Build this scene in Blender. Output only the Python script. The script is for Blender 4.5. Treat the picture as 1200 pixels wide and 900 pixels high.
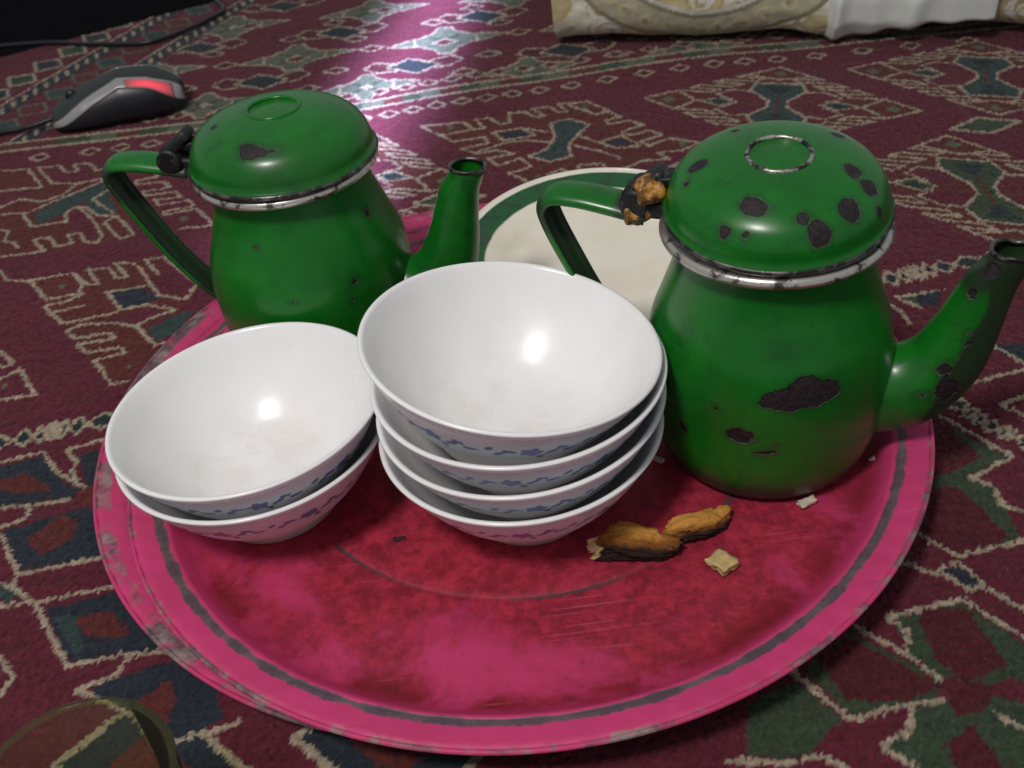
# Two enamel teapots, stacked bowls and a plate on two nested pink trays, on a patterned carpet.
import bpy, bmesh, math, random
import numpy as np
from mathutils import Matrix, Vector

for o in list(bpy.data.objects):
    bpy.data.objects.remove(o)
scene = bpy.context.scene
C = scene.collection
R = math.radians
PI = math.pi
rng = np.random.default_rng(7)
random.seed(7)

# ------------------------------------------------------------------ camera
cd = bpy.data.cameras.new('camera')
cam = bpy.data.objects.new('camera', cd)
C.objects.link(cam)
cd.sensor_width = 36.0
cd.lens = 36.0
cd.clip_start = 0.01
cd.clip_end = 50
pitch, roll = R(39.5), R(6.5)
s_, c_ = math.sin(pitch), math.cos(pitch)
right, down, fwd = Vector((1, 0, 0)), Vector((0, -s_, -c_)), Vector((0, c_, -s_))
r2 = right * math.cos(roll) + down * math.sin(roll)
d2 = down * math.cos(roll) - right * math.sin(roll)
M = Matrix((r2, -d2, -fwd)).transposed().to_4x4()
M.translation = (0, 0, 0.366)
cam.matrix_world = M
scene.camera = cam

# ------------------------------------------------------------------ world (dim room light)
w = bpy.data.worlds.new('World')
scene.world = w
w.use_nodes = True
bg = w.node_tree.nodes['Background']
bg.inputs[0].default_value = (0.90, 0.94, 1.0, 1)
bg.inputs[1].default_value = 0.29

# ------------------------------------------------------------------ lamps
def area(name, loc, target, size, power, col, size_y=None, spread=180, rot=0.0):
    l = bpy.data.lights.new(name, 'AREA')
    l.energy = power
    l.color = col
    l.size = size
    if size_y:
        l.shape = 'RECTANGLE'
        l.size_y = size_y
    l.spread = R(spread)
    o = bpy.data.objects.new(name, l)
    C.objects.link(o)
    d = Vector(target) - Vector(loc)
    q = d.to_track_quat('-Z', 'Y')
    o.matrix_world = Matrix.Translation(loc) @ q.to_matrix().to_4x4() @ Matrix.Rotation(rot, 4, 'Z')
    return o

sl_ = bpy.data.lights.new('room_lamp', 'SPOT')
sl_.energy = 60
sl_.color = (1.0, .95, .93)
sl_.spot_size = R(64)
sl_.spot_blend = 1.0
sl_.shadow_soft_size = .13
so = bpy.data.objects.new('room_lamp', sl_)
C.objects.link(so)
so.location = (-0.45, -0.28, 1.50)
so.rotation_euler = (Vector((-.10, .50, .0)) - so.location).to_track_quat('-Z', 'Y').to_euler()
area('window_beam', (-0.30, 1.25, 1.25), (-0.075, 0.90, 0.0), 0.58, 1.05, (0.50, 0.56, 1.0), 0.06, 5, R(42))

cd.dof.use_dof = True
cd.dof.focus_distance = 0.47
cd.dof.aperture_fstop = 16.0

scene.render.engine = 'CYCLES'
scene.cycles.transparent_max_bounces = 24
scene.view_settings.view_transform = 'Standard'
scene.view_settings.look = 'None'
scene.view_settings.exposure = 0.12
scene.view_settings.gamma = 1
scene.view_settings.use_curve_mapping = False

# ------------------------------------------------------------------ helpers
def tag(o, label, cat, group=None):
    o['label'] = label
    o['category'] = cat
    if group:
        o['group'] = group
    return o

def empty(name, loc=(0, 0, 0), rz=0.0):
    o = bpy.data.objects.new(name, None)
    o.empty_display_size = 0.02
    C.objects.link(o)
    o.location = loc
    o.rotation_euler = (0, 0, rz)
    return o

def link(name, me, mat=None, parent=None, smooth=True):
    if isinstance(mat, (list, tuple)):
        for m in mat:
            me.materials.append(m)
    elif mat:
        me.materials.append(mat)
    if smooth:
        me.polygons.foreach_set('use_smooth', [True] * len(me.polygons))
    o = bpy.data.objects.new(name, me)
    C.objects.link(o)
    if parent:
        o.parent = parent
    return o

def mesh(name, v, f):
    me = bpy.data.meshes.new(name)
    me.from_pydata([tuple(map(float, p)) for p in v], [], f)
    me.update()
    return me

def grid_faces(nu, nv, wrap_u=False):
    F = []
    for j in range(nv - 1):
        for i in range(nu if wrap_u else nu - 1):
            a = j * nu + i
            b = j * nu + (i + 1) % nu
            F.append((a, b, b + nu, a + nu))
    return F

def curve(pts, n):
    """Catmull-Rom through pts (any dimension), n samples."""
    P = np.array(pts, float)
    P = np.vstack([2 * P[0] - P[1], P, 2 * P[-1] - P[-2]])
    out = []
    for t in np.linspace(0, len(P) - 3 - 1e-6, n):
        i = int(t)
        u = t - i
        a, b, c, d = P[i:i + 4]
        out.append(0.5 * ((2 * b) + (c - a) * u + (2 * a - 5 * b + 4 * c - d) * u * u + (3 * b - a - 3 * c + d) * u ** 3))
    return np.array(out)

def lathe(name, prof, n=128, fn=None):
    """prof: list of (r, z) going round the section; outer side listed bottom to top."""
    prof = np.array(prof, float)
    a = np.linspace(0, 2 * PI, n, endpoint=False)
    V = []
    for r, z in prof:
        rr = np.maximum(r, 1e-5)
        V.append(np.stack([rr * np.cos(a), rr * np.sin(a), np.full(n, z)], 1))
    V = np.vstack(V)
    if fn:
        V = fn(V)
    return mesh(name, V, grid_faces(n, len(prof), True))

def tube(name, path, rad, n=16, cap=True, sx=1.0):
    """round (or sx-flattened) tube along a 3-D path."""
    P = np.array(path, float)
    rad = np.broadcast_to(rad, len(P))
    T = np.gradient(P, axis=0)
    T /= np.linalg.norm(T, axis=1)[:, None]
    up = np.array([0, 0, 1.0])
    if abs(T[0] @ up) > .9:
        up = np.array([0, 1.0, 0])
    N = np.cross(up, T[0])
    V = []
    a = np.linspace(0, 2 * PI, n, endpoint=False)
    for i in range(len(P)):
        N = N - T[i] * (N @ T[i])
        N /= np.linalg.norm(N)
        B = np.cross(T[i], N)
        V.append(P[i] + rad[i] * (np.cos(a)[:, None] * N * sx + np.sin(a)[:, None] * B))
    V = np.vstack(V)
    F = grid_faces(n, len(P), True)
    if cap:
        F.append(tuple(range(n))[::-1])
        F.append(tuple(range((len(P) - 1) * n, len(P) * n)))
    return mesh(name, V, F)

def box(name, c, s, bevel=0.0, rot=None):
    bm = bmesh.new()
    bmesh.ops.create_cube(bm, size=1)
    bmesh.ops.scale(bm, vec=s, verts=bm.verts)
    if bevel:
        bmesh.ops.bevel(bm, geom=bm.edges[:], offset=bevel, segments=2, affect='EDGES', profile=.6)
    if rot is not None:
        bmesh.ops.transform(bm, matrix=rot, verts=bm.verts)
    bmesh.ops.translate(bm, vec=c, verts=bm.verts)
    me = bpy.data.meshes.new(name)
    bm.to_mesh(me)
    bm.free()
    return me

def attr(me, name, vals):
    a = me.attributes.new(name, 'FLOAT', 'POINT')
    a.data.foreach_set('value', np.asarray(vals, np.float32))

def colattr(me, name, rgb):
    a = me.color_attributes.new(name, 'FLOAT_COLOR', 'POINT')
    c4 = np.ones((len(rgb), 4), np.float32)
    c4[:, :3] = rgb
    a.data.foreach_set('color', c4.ravel())

def verts(me):
    a = np.empty(len(me.vertices) * 3, np.float32)
    me.vertices.foreach_get('co', a)
    return a.reshape(-1, 3).astype(float)

# smooth value noise for geometry
def vnoise(P, scale, seed=0):
    P = np.asarray(P, float) * scale
    r = np.random.default_rng(seed)
    tab = r.random((32, 32, 32))
    i = np.floor(P).astype(int)
    f = P - i
    f = f * f * (3 - 2 * f)
    out = 0
    for dx in (0, 1):
        for dy in (0, 1):
            for dz in (0, 1):
                wgt = (f[:, 0] if dx else 1 - f[:, 0]) * (f[:, 1] if dy else 1 - f[:, 1]) * (f[:, 2] if dz else 1 - f[:, 2])
                out = out + wgt * tab[(i[:, 0] + dx) % 32, (i[:, 1] + dy) % 32, (i[:, 2] + dz) % 32]
    return out * 2 - 1

# ------------------------------------------------------------------ node helpers
class NT:
    def __init__(self, name):
        self.m = bpy.data.materials.new(name)
        self.m.use_nodes = True
        self.t = self.m.node_tree
        self.n = self.t.nodes
        self.b = self.n['Principled BSDF']
        self.out = self.n['Material Output']
    def new(self, typ, **kw):
        x = self.n.new(typ)
        for k, v in kw.items():
            setattr(x, k, v)
        return x
    def set(self, sock, v):
        if isinstance(v, bpy.types.NodeSocket):
            self.t.links.new(v, sock)
        elif v is not None:
            if hasattr(sock.default_value, '__len__') and not hasattr(v, '__len__'):
                v = [v] * len(sock.default_value)
            if hasattr(sock.default_value, '__len__') and len(sock.default_value) == 4 and len(v) == 3:
                v = (*v, 1)
            sock.default_value = v
    def P(self, **kw):
        for k, v in kw.items():
            self.set(self.b.inputs[k.replace('_', ' ')], v)
        return self
    def math(self, op, a, b=0.0, clamp=False):
        x = self.new('ShaderNodeMath', operation=op, use_clamp=clamp)
        self.set(x.inputs[0], a)
        self.set(x.inputs[1], b)
        return x.outputs[0]
    def mix(self, f, a, b, blend='MIX'):
        x = self.new('ShaderNodeMix', data_type='RGBA', blend_type=blend)
        self.set(x.inputs[0], f)
        self.set(x.inputs[6], a)
        self.set(x.inputs[7], b)
        return x.outputs[2]
    def mixf(self, f, a, b):
        x = self.new('ShaderNodeMix', data_type='FLOAT')
        self.set(x.inputs[0], f)
        self.set(x.inputs[2], a)
        self.set(x.inputs[3], b)
        return x.outputs[0]
    def step(self, v, lo, hi):
        x = self.new('ShaderNodeMapRange', interpolation_type='SMOOTHSTEP')
        self.set(x.inputs[0], v)
        self.set(x.inputs[1], lo)
        self.set(x.inputs[2], hi)
        return x.outputs[0]
    def obj(self):
        return self.new('ShaderNodeTexCoord').outputs['Object']
    def noise(self, scale, detail=3, rough=.55, vec=None, dist=0.0):
        x = self.new('ShaderNodeTexNoise')
        self.set(x.inputs['Vector'], vec if vec is not None else self.obj())
        x.inputs['Scale'].default_value = scale
        x.inputs['Detail'].default_value = detail
        x.inputs['Roughness'].default_value = rough
        x.inputs['Distortion'].default_value = dist
        return x.outputs[0]
    def attr(self, name, out='Fac'):
        return self.new('ShaderNodeAttribute', attribute_name=name).outputs[out]
    def bump(self, h, strength=.3, dist=.001):
        x = self.new('ShaderNodeBump')
        x.inputs['Strength'].default_value = strength
        x.inputs['Distance'].default_value = dist
        self.set(x.inputs['Height'], h)
        self.set(self.b.inputs['Normal'], x.outputs[0])
    def radius(self):
        v = self.new('ShaderNodeVectorMath', operation='MULTIPLY')
        self.set(v.inputs[0], self.obj())
        v.inputs[1].default_value = (1, 1, 0)
        l = self.new('ShaderNodeVectorMath', operation='LENGTH')
        self.set(l.inputs[0], v.outputs[0])
        return l.outputs['Value']
    def axis(self, i):
        s = self.new('ShaderNodeSeparateXYZ')
        self.set(s.inputs[0], self.obj())
        return s.outputs[i]

def plain(name, col, rough=.5, metal=0.0, **kw):
    t = NT(name)
    t.P(Base_Color=col, Roughness=rough, Metallic=metal, **kw)
    return t

# ------------------------------------------------------------------ materials
def m_carpet():
    t = NT('carpet_wool')
    c = t.attr('pattern', 'Color')
    n1 = t.noise(900, 2, .7)
    n2 = t.noise(14, 3, .6)
    n3 = t.noise(260, 2, .6)
    f = t.math('ADD', t.math('MULTIPLY', n1, .6), t.math('ADD', t.math('MULTIPLY', n2, .30), t.math('MULTIPLY', n3, .5)))
    f = t.math('ADD', f, .25)
    g = t.new('ShaderNodeCombineColor')
    for i in range(3):
        t.set(g.inputs[i], f)
    col = t.mix(1.0, c, g.outputs[0], 'MULTIPLY')
    t.P(Base_Color=col, Roughness=.95, Specular_IOR_Level=.1, Sheen_Weight=.12, Sheen_Roughness=.5)
    t.bump(t.math('ADD', n1, n3), .6, .0012)
    return t.m

def m_enamel_pot(seed):
    t = NT('green_enamel')
    v = t.new('ShaderNodeMapping')
    t.set(v.inputs[0], t.obj())
    v.inputs['Location'].default_value = (seed, seed * .37, 0)
    vec = v.outputs[0]
    n = t.noise(140, 4, .65, vec)
    n2 = t.noise(22, 4, .6, vec)
    nf = t.noise(600, 3, .6, vec)
    g = t.mix(t.step(n2, .3, .75), (.003, .105, .007), (.006, .155, .010))
    g = t.mix(t.math('MULTIPLY', t.step(t.noise(60, 5, .7, vec), .50, .75), .6), g, (.006, .050, .012))
    g = t.mix(t.math('MULTIPLY', t.step(t.noise(340, 3, .6, vec), .64, .72), .6), g, (.012, .030, .010))
    g = t.mix(t.math('MULTIPLY', t.step(t.noise(9, 4, .6, vec), .50, .68), .45), g, (.016, .060, .014))
    chip = t.math('ADD', t.attr('chip'), t.math('ADD', t.math('MULTIPLY', t.math('SUBTRACT', n, .5), .006), t.math('MULTIPLY', t.math('SUBTRACT', t.noise(75, 2, .5, vec), .5), .0055)))
    mask = t.math('SUBTRACT', 1.0, t.step(chip, -.0002, .0004))
    halo = t.math('SUBTRACT', 1.0, t.step(chip, .0004, .0030))
    rust = t.mix(t.step(nf, .35, .7), (.004, .003, .004), (.022, .012, .013))
    rust = t.mix(t.math('MULTIPLY', t.step(t.noise(90, 2, .5, vec), .60, .75), .25), rust, (.075, .062, .058))
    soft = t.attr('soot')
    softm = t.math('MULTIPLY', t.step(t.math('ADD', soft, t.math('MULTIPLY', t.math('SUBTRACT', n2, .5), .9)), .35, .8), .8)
    g = t.mix(t.math('MULTIPLY', halo, .55), g, (.010, .040, .012))
    edge_ = t.math('MULTIPLY', t.math('SUBTRACT', 1.0, t.step(chip, .0003, .0008)), t.step(n2, .42, .6))
    g = t.mix(t.math('MULTIPLY', edge_, .38), g, (.13, .14, .11))
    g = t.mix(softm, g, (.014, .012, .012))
    col = t.mix(mask, g, rust)
    t.P(Base_Color=col, Roughness=t.mixf(mask, t.mixf(softm, t.mixf(n2, .20, .40), .5), .65), Specular_IOR_Level=.42, Coat_Weight=.10, Coat_Roughness=.15)
    h = t.math('SUBTRACT', t.math('MULTIPLY', n2, .25), t.math('MULTIPLY', mask, 2.0))
    t.bump(t.math('ADD', h, t.math('MULTIPLY', t.math('MULTIPLY', nf, mask), .9)), .8, .0008)
    return t.m

def m_worn_metal(name='worn_steel', col=(.50, .47, .42)):
    t = NT(name)
    n = t.noise(160, 4, .7)
    n2 = t.noise(45, 3, .6)
    c = t.mix(t.step(n, .42, .60), (.03, .028, .03), col)
    c = t.mix(t.math('MULTIPLY', t.step(n2, .56, .66), .8), c, (.02, .03, .02))
    t.P(Base_Color=c, Metallic=t.mixf(n, .5, .9), Roughness=t.mixf(n2, .25, .5))
    t.bump(n, .3, .0004)
    return t.m

def m_dark_hinge():
    t = NT('blackened_hinge')
    n = t.noise(180, 4, .7)
    c = t.mix(t.step(n, .5, .75), (.010, .010, .011), (.07, .062, .058))
    t.P(Base_Color=c, Metallic=.35, Roughness=.5)
    t.bump(n, .6, .0008)
    return t.m

def m_amber():
    t = NT('amber_residue')
    n = t.noise(220, 4, .7)
    c = t.mix(t.step(n, .35, .65), (.10, .035, .006), (.50, .25, .04))
    t.P(Base_Color=c, Roughness=.35)
    t.bump(n, .8, .0012)
    return t.m

PATCHES = [(-.016, -.150, .060, .026, .46), (-.062, -.134, .044, .026, .46), (-.115, -.085, .026, .040, .30), (.140, -.070, .030, .080, .36)]
def m_tray(seed, dirty):
    t = NT('pink_enamel')
    v = t.new('ShaderNodeMapping')
    t.set(v.inputs[0], t.obj())
    v.inputs['Location'].default_value = (seed, seed * .7, 0)
    vec = v.outputs[0]
    r = t.radius()
    n1 = t.noise(17, 5, .62, vec, .4)
    n2 = t.noise(70, 5, .7, vec)
    n3 = t.noise(420, 3, .7, vec)
    pink = t.mix(t.step(n1, .3, .7), (.48, .038, .130), (.56, .046, .162))
    # tea stains: strong inside the pressed ring, patchy outside it
    inner = t.math('SUBTRACT', 1.0, t.step(r, .112, .122))
    amt = t.math('ADD', t.math('MULTIPLY', inner, .20), t.math('ADD', t.math('MULTIPLY', t.math('SUBTRACT', n1, .5), 3.6), t.math('MULTIPLY', t.math('SUBTRACT', n2, .5), 1.1)))
    amt = t.math('ADD', amt, .66 + 1.1 * dirty)
    amt = t.math('ADD', amt, t.math('MULTIPLY', t.math('SUBTRACT', 1.0, t.step(r, .085, .180)), .85))
    for px_, py_, rx_, ry_, k_ in PATCHES:      # places where the paint stayed clean
        sub_ = t.new('ShaderNodeVectorMath', operation='SUBTRACT')
        t.set(sub_.inputs[0], t.obj()); sub_.inputs[1].default_value = (px_, py_, 0)
        dv_ = t.new('ShaderNodeVectorMath', operation='MULTIPLY')
        t.set(dv_.inputs[0], sub_.outputs[0]); dv_.inputs[1].default_value = (1 / rx_, 1 / ry_, 0)
        ln_ = t.new('ShaderNodeVectorMath', operation='LENGTH')
        t.set(ln_.inputs[0], dv_.outputs[0])
        amt = t.math('SUBTRACT', amt, t.math('MULTIPLY', t.math('SUBTRACT', 1.0, t.step(ln_.outputs['Value'], .25, 1.0)), k_))
    st = t.step(amt, .0, .85)
    flat = t.math('SUBTRACT', 1.0, t.step(r, .170, .180))
    st = t.math('MULTIPLY', st, flat)
    n4 = t.noise(190, 4, .75, vec)
    stain = t.mix(t.step(t.math('ADD', t.math('MULTIPLY', n2, .5), t.math('MULTIPLY', n4, .5)), .40, .62), (.17, .011, .015), (.40, .026, .046))
    col = t.mix(t.math('MULTIPLY', st, .88), pink, stain)
    brown = t.math('MULTIPLY', t.step(t.math('ADD', t.math('MULTIPLY', n2, .6), t.math('MULTIPLY', n1, .5)), .60, .72), flat)
    foot = t.math('MULTIPLY', t.math('MULTIPLY', t.step(r, .158, .170), flat), t.step(n1, .40, .58))  # shade near the wall, painted as a patchy deep red ring at its foot
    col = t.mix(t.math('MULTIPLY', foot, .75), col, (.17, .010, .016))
    col = t.mix(t.math('MULTIPLY', brown, .7), col, (.11, .012, .012))
    for ang_, sd_ in ((.5, 0.0), (-.9, 4.0), (1.9, 9.0)):          # fine scratches, each set in its own direction
        mp_ = t.new('ShaderNodeMapping'); t.set(mp_.inputs[0], t.obj())
        mp_.inputs['Rotation'].default_value = (0, 0, ang_); mp_.inputs['Location'].default_value = (sd_, sd_, 0); mp_.inputs['Scale'].default_value = (12, 420, 1)
        sc_ = t.math('MULTIPLY', t.step(t.noise(1.0, 2, .5, mp_.outputs[0]), .66, .72), t.step(n1, .45, .6))
        col = t.mix(t.math('MULTIPLY', sc_, .45), col, (.50, .10, .16) if sd_ else (.10, .012, .02))
    col = t.mix(t.math('MULTIPLY', t.step(n3, .62, .75), .3), col, (.16, .01, .03))
    # worn grey line along the bend and along the pressed ring, chipped outer edge
    def band(c, wd, soft):
        d = t.math('ABSOLUTE', t.math('SUBTRACT', r, c))
        d = t.math('ADD', d, t.math('MULTIPLY', t.math('SUBTRACT', n2, .5), soft))
        return t.math('SUBTRACT', 1.0, t.step(d, wd * .6, wd))
    grey = t.mix(t.step(n2, .35, .7), (.050, .060, .066), (.12, .12, .118))
    col = t.mix(t.math('MULTIPLY', band(.1848, .0026, .0062), .92), col, grey)
    ring = t.math('MULTIPLY', band(.1175, .0012, .0018), t.step(n1, .36, .56))
    col = t.mix(t.math('MULTIPLY', ring, .85), col, (.060, .045, .05))
    edge = t.math('MULTIPLY', t.step(t.math('ADD', r, t.math('MULTIPLY', t.math('SUBTRACT', n2, .5), .006)), .1955, .1975), t.step(t.noise(38, 4, .7, vec), .42, .56))
    col = t.mix(t.math('MULTIPLY', edge, .9), col, t.mix(t.step(n2, .40, .65), (.07, .065, .07), (.26, .22, .20)))
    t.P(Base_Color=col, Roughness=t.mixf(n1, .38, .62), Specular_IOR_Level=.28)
    t.bump(t.math('ADD', n2, t.math('MULTIPLY', n3, .5)), .18, .0005)
    return t.m

def m_bowl():
    t = NT('white_melamine')
    p = t.attr('print')
    n = t.noise(300, 3, .6)
    n2 = t.noise(28, 4, .6)
    k = t.math('MULTIPLY', t.step(t.math('ADD', p, t.math('MULTIPLY', t.math('SUBTRACT', n, .5), .5)), .40, .62), t.mixf(n2, .45, 1.0))
    base = t.mix(t.step(n2, .35, .75), (.84, .835, .83), (.80, .79, .765))
    col = t.mix(k, base, t.mix(t.step(n2, .4, .6), (.020, .035, .26), (.05, .07, .30)))
    col = t.mix(t.math('MULTIPLY', t.math('MULTIPLY', t.attr('tint'), t.mixf(n2, .2, .9)), .45), col, (.42, .47, .66))
    col = t.mix(k, col, t.mix(t.step(n2, .4, .6), (.07, .09, .33), (.17, .20, .44)))
    col = t.mix(t.math('MULTIPLY', t.step(t.noise(75, 5, .7), .64, .8), .28), col, (.42, .37, .28))
    tea = t.math('MULTIPLY', t.math('SUBTRACT', 1.0, t.step(t.radius(), .018, .046)), t.step(t.noise(55, 5, .7), .40, .68))
    col = t.mix(t.math('MULTIPLY', tea, .17), col, (.56, .46, .32))
    t.P(Base_Color=col, Roughness=t.mixf(t.noise(48, 4, .65), .16, .36), Specular_IOR_Level=.5)
    t.bump(n2, .10, .0006)
    return t.m

def m_plate():
    t = NT('cream_enamel')
    r = t.radius()
    n = t.noise(90, 4, .7)
    n2 = t.noise(25, 4, .65)
    rr = t.math('ADD', r, t.math('MULTIPLY', t.math('SUBTRACT', n, .5), .0015))
    band = t.math('MULTIPLY', t.step(rr, .0748, .0763), t.math('SUBTRACT', 1.0, t.step(rr, .0895, .0905)))
    cream = t.mix(t.step(n2, .4, .75), (.84, .79, .66), (.76, .70, .56))
    green = t.mix(t.step(n, .45, .65), (.012, .10, .028), (.022, .055, .03))
    chips = t.math('MULTIPLY', t.step(n2, .60, .66), band)
    col = t.mix(band, cream, green)
    col = t.mix(t.math('MULTIPLY', chips, .7), col, (.06, .065, .06))
    t.P(Base_Color=col, Roughness=.18)
    return t.m

def m_bread():
    t = NT('toasted_crust')
    n = t.noise(150, 5, .7)
    n2 = t.noise(420, 3, .7)
    z = t.attr('burn')
    f = t.math('ADD', z, t.math('MULTIPLY', t.math('SUBTRACT', n, .5), .7))
    c = t.mix(t.step(f, .1, .5), (.52, .25, .05), (.24, .085, .016))
    c = t.mix(t.step(f, .45, .85), c, (.022, .012, .009))
    c = t.mix(t.step(t.math('ADD', t.attr('crumb'), t.math('MULTIPLY', t.math('SUBTRACT', n, .5), .5)), .45, .7), c, (.60, .45, .22))
    t.P(Base_Color=c, Roughness=.85, Specular_IOR_Level=.2)
    t.bump(t.math('ADD', n, n2), .7, .0010)
    return t.m

def m_crumb(col):
    t = NT('bread_crumb')
    n = t.noise(260, 4, .7)
    c = t.mix(t.step(n, .35, .7), tuple(x * .7 for x in col), col)
    t.P(Base_Color=c, Roughness=.9, Specular_IOR_Level=.2)
    t.bump(n, .7, .001)
    return t.m

def m_brocade():
    t = NT('gold_brocade')
    c = t.attr('pattern', 'Color')
    n = t.noise(700, 2, .6)
    n2 = t.noise(90, 4, .6)
    col = t.mix(t.math('MULTIPLY', t.step(n2, .4, .7), .35), c, (.40, .34, .14))
    spark = t.math('MULTIPLY', t.step(t.noise(330, 2, .5), .68, .74), t.attr('gold'))
    col = t.mix(spark, col, (.75, .55, .16))
    t.P(Base_Color=col, Roughness=t.mixf(spark, .6, .3), Sheen_Weight=.2, Metallic=t.math('MULTIPLY', spark, .7))
    t.bump(t.math('ADD', n, t.math('MULTIPLY', n2, .8)), .5, .0012)
    return t.m

def m_satin():
    t = NT('white_satin')
    n = t.noise(800, 2, .6)
    t.P(Base_Color=(.74, .78, .72), Roughness=.45, Sheen_Weight=.3)
    t.bump(n, .25, .0005)
    return t.m

def m_floor():
    t = NT('dark_floor')
    n = t.noise(30, 5, .7)
    t.P(Base_Color=t.mix(n, (.002, .002, .003), (.004, .003, .005)), Roughness=.95, Specular_IOR_Level=.05)
    return t.m

M_CARPET = m_carpet()
M_POT_A, M_POT_B = m_enamel_pot(0.0), m_enamel_pot(3.1)
M_STEEL = m_worn_metal()
def m_band():
    t = NT('rim_steel')
    n = t.noise(120, 4, .7)
    c = t.mix(t.step(n, .50, .62), (.62, .58, .52), (.10, .09, .085))
    t.P(Base_Color=c, Metallic=.85, Roughness=t.mixf(n, .22, .42))
    t.bump(n, .25, .0004)
    return t.m
M_BAND = m_band()
M_LIP = m_worn_metal('worn_lip', (.16, .15, .14))
M_HINGE, M_AMBER = m_dark_hinge(), m_amber()
M_BOWL, M_PLATE, M_BREAD = m_bowl(), m_plate(), m_bread()

# ================================================================== SETTING
fl = mesh('floor', [(-3, -2, -.012), (3, -2, -.012), (3, 4, -.012), (-3, 4, -.012)], [(0, 1, 2, 3)])
fl = link('floor', fl, m_floor(), smooth=False)
fl['kind'] = 'structure'

# ---- carpet: a sheet of knots, the woven design stored per knot
X0, X1, Y0, Y1 = -.80, .78, .0, 1.30
gx = np.r_[np.arange(X0, -.49, .0032), np.arange(-.49, .49, .0013), np.arange(.49, X1, .0032)]     # finer knots where they show large
gy = np.r_[np.arange(Y0, .17, .0026), np.arange(.17, .86, .0013), np.arange(.86, Y1, .0019)]
nx, ny = len(gx), len(gy)
GX, GY = np.meshgrid(gx, gy)
COL = {'R': (.100, .0155, .027), 'C': (.32, .26, .185), 'O': (.098, .022, .019), 'T': (.030, .052, .050), 'N': (.020, .026, .036),
       'G': (.038, .058, .032), 'D': (.076, .013, .018), 'S': (.100, .112, .075), 'B': (.020, .027, .030), 'Y': (.22, .16, .06)}
COL = {k: np.array(v) for k, v in COL.items()}
canvas = np.empty((ny, nx, 3))
canvas[:] = COL['R']
# hand-knotted wobble: every knot looks its colour up slightly off its place
wob = .0008
WX = GX + wob * rng.standard_normal(GX.shape) * .55
WY = GY + wob * rng.standard_normal(GX.shape) * .55

def sub(P, pad):
    P = np.asarray(P, float)
    i0 = np.searchsorted(gx, P[:, 0].min() - pad); i1 = np.searchsorted(gx, P[:, 0].max() + pad)
    j0 = np.searchsorted(gy, P[:, 1].min() - pad); j1 = np.searchsorted(gy, P[:, 1].max() + pad)
    return i0, i1, j0, j1

def fill(P, col):
    P = np.asarray(P, float)
    i0, i1, j0, j1 = sub(P, .004)
    if i1 <= i0 or j1 <= j0:
        return
    x, y = WX[j0:j1, i0:i1], WY[j0:j1, i0:i1]
    ins = np.zeros(x.shape, bool)
    n = len(P)
    for a in range(n):
        xa, ya = P[a]
        xb, yb = P[(a + 1) % n]
        if abs(yb - ya) < 1e-9:
            continue
        cross = ((ya > y) != (yb > y)) & (x < (xb - xa) * (y - ya) / (yb - ya) + xa)
        ins ^= cross
    canvas[j0:j1, i0:i1][ins] = COL[col]

def line(P, width, col, closed=False):
    P = [tuple(p) for p in P]
    if closed:
        P = P + [P[0]]
    for (xa, ya), (xb, yb) in zip(P[:-1], P[1:]):
        i0, i1, j0, j1 = sub([(xa, ya), (xb, yb)], width + .003)
        if i1 <= i0 or j1 <= j0:
            continue
        x, y = WX[j0:j1, i0:i1], WY[j0:j1, i0:i1]
        dx, dy = xb - xa, yb - ya
        t = np.clip(((x - xa) * dx + (y - ya) * dy) / (dx * dx + dy * dy + 1e-12), 0, 1)
        d = np.hypot(x - xa - t * dx, y - ya - t * dy)
        canvas[j0:j1, i0:i1][d < width / 2] = COL[col]

def frame(c, u, v):
    c, u, v = map(np.array, (c, u, v))
    return lambda pts: [tuple(c + a * u + b * v) for a, b in pts]

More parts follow.
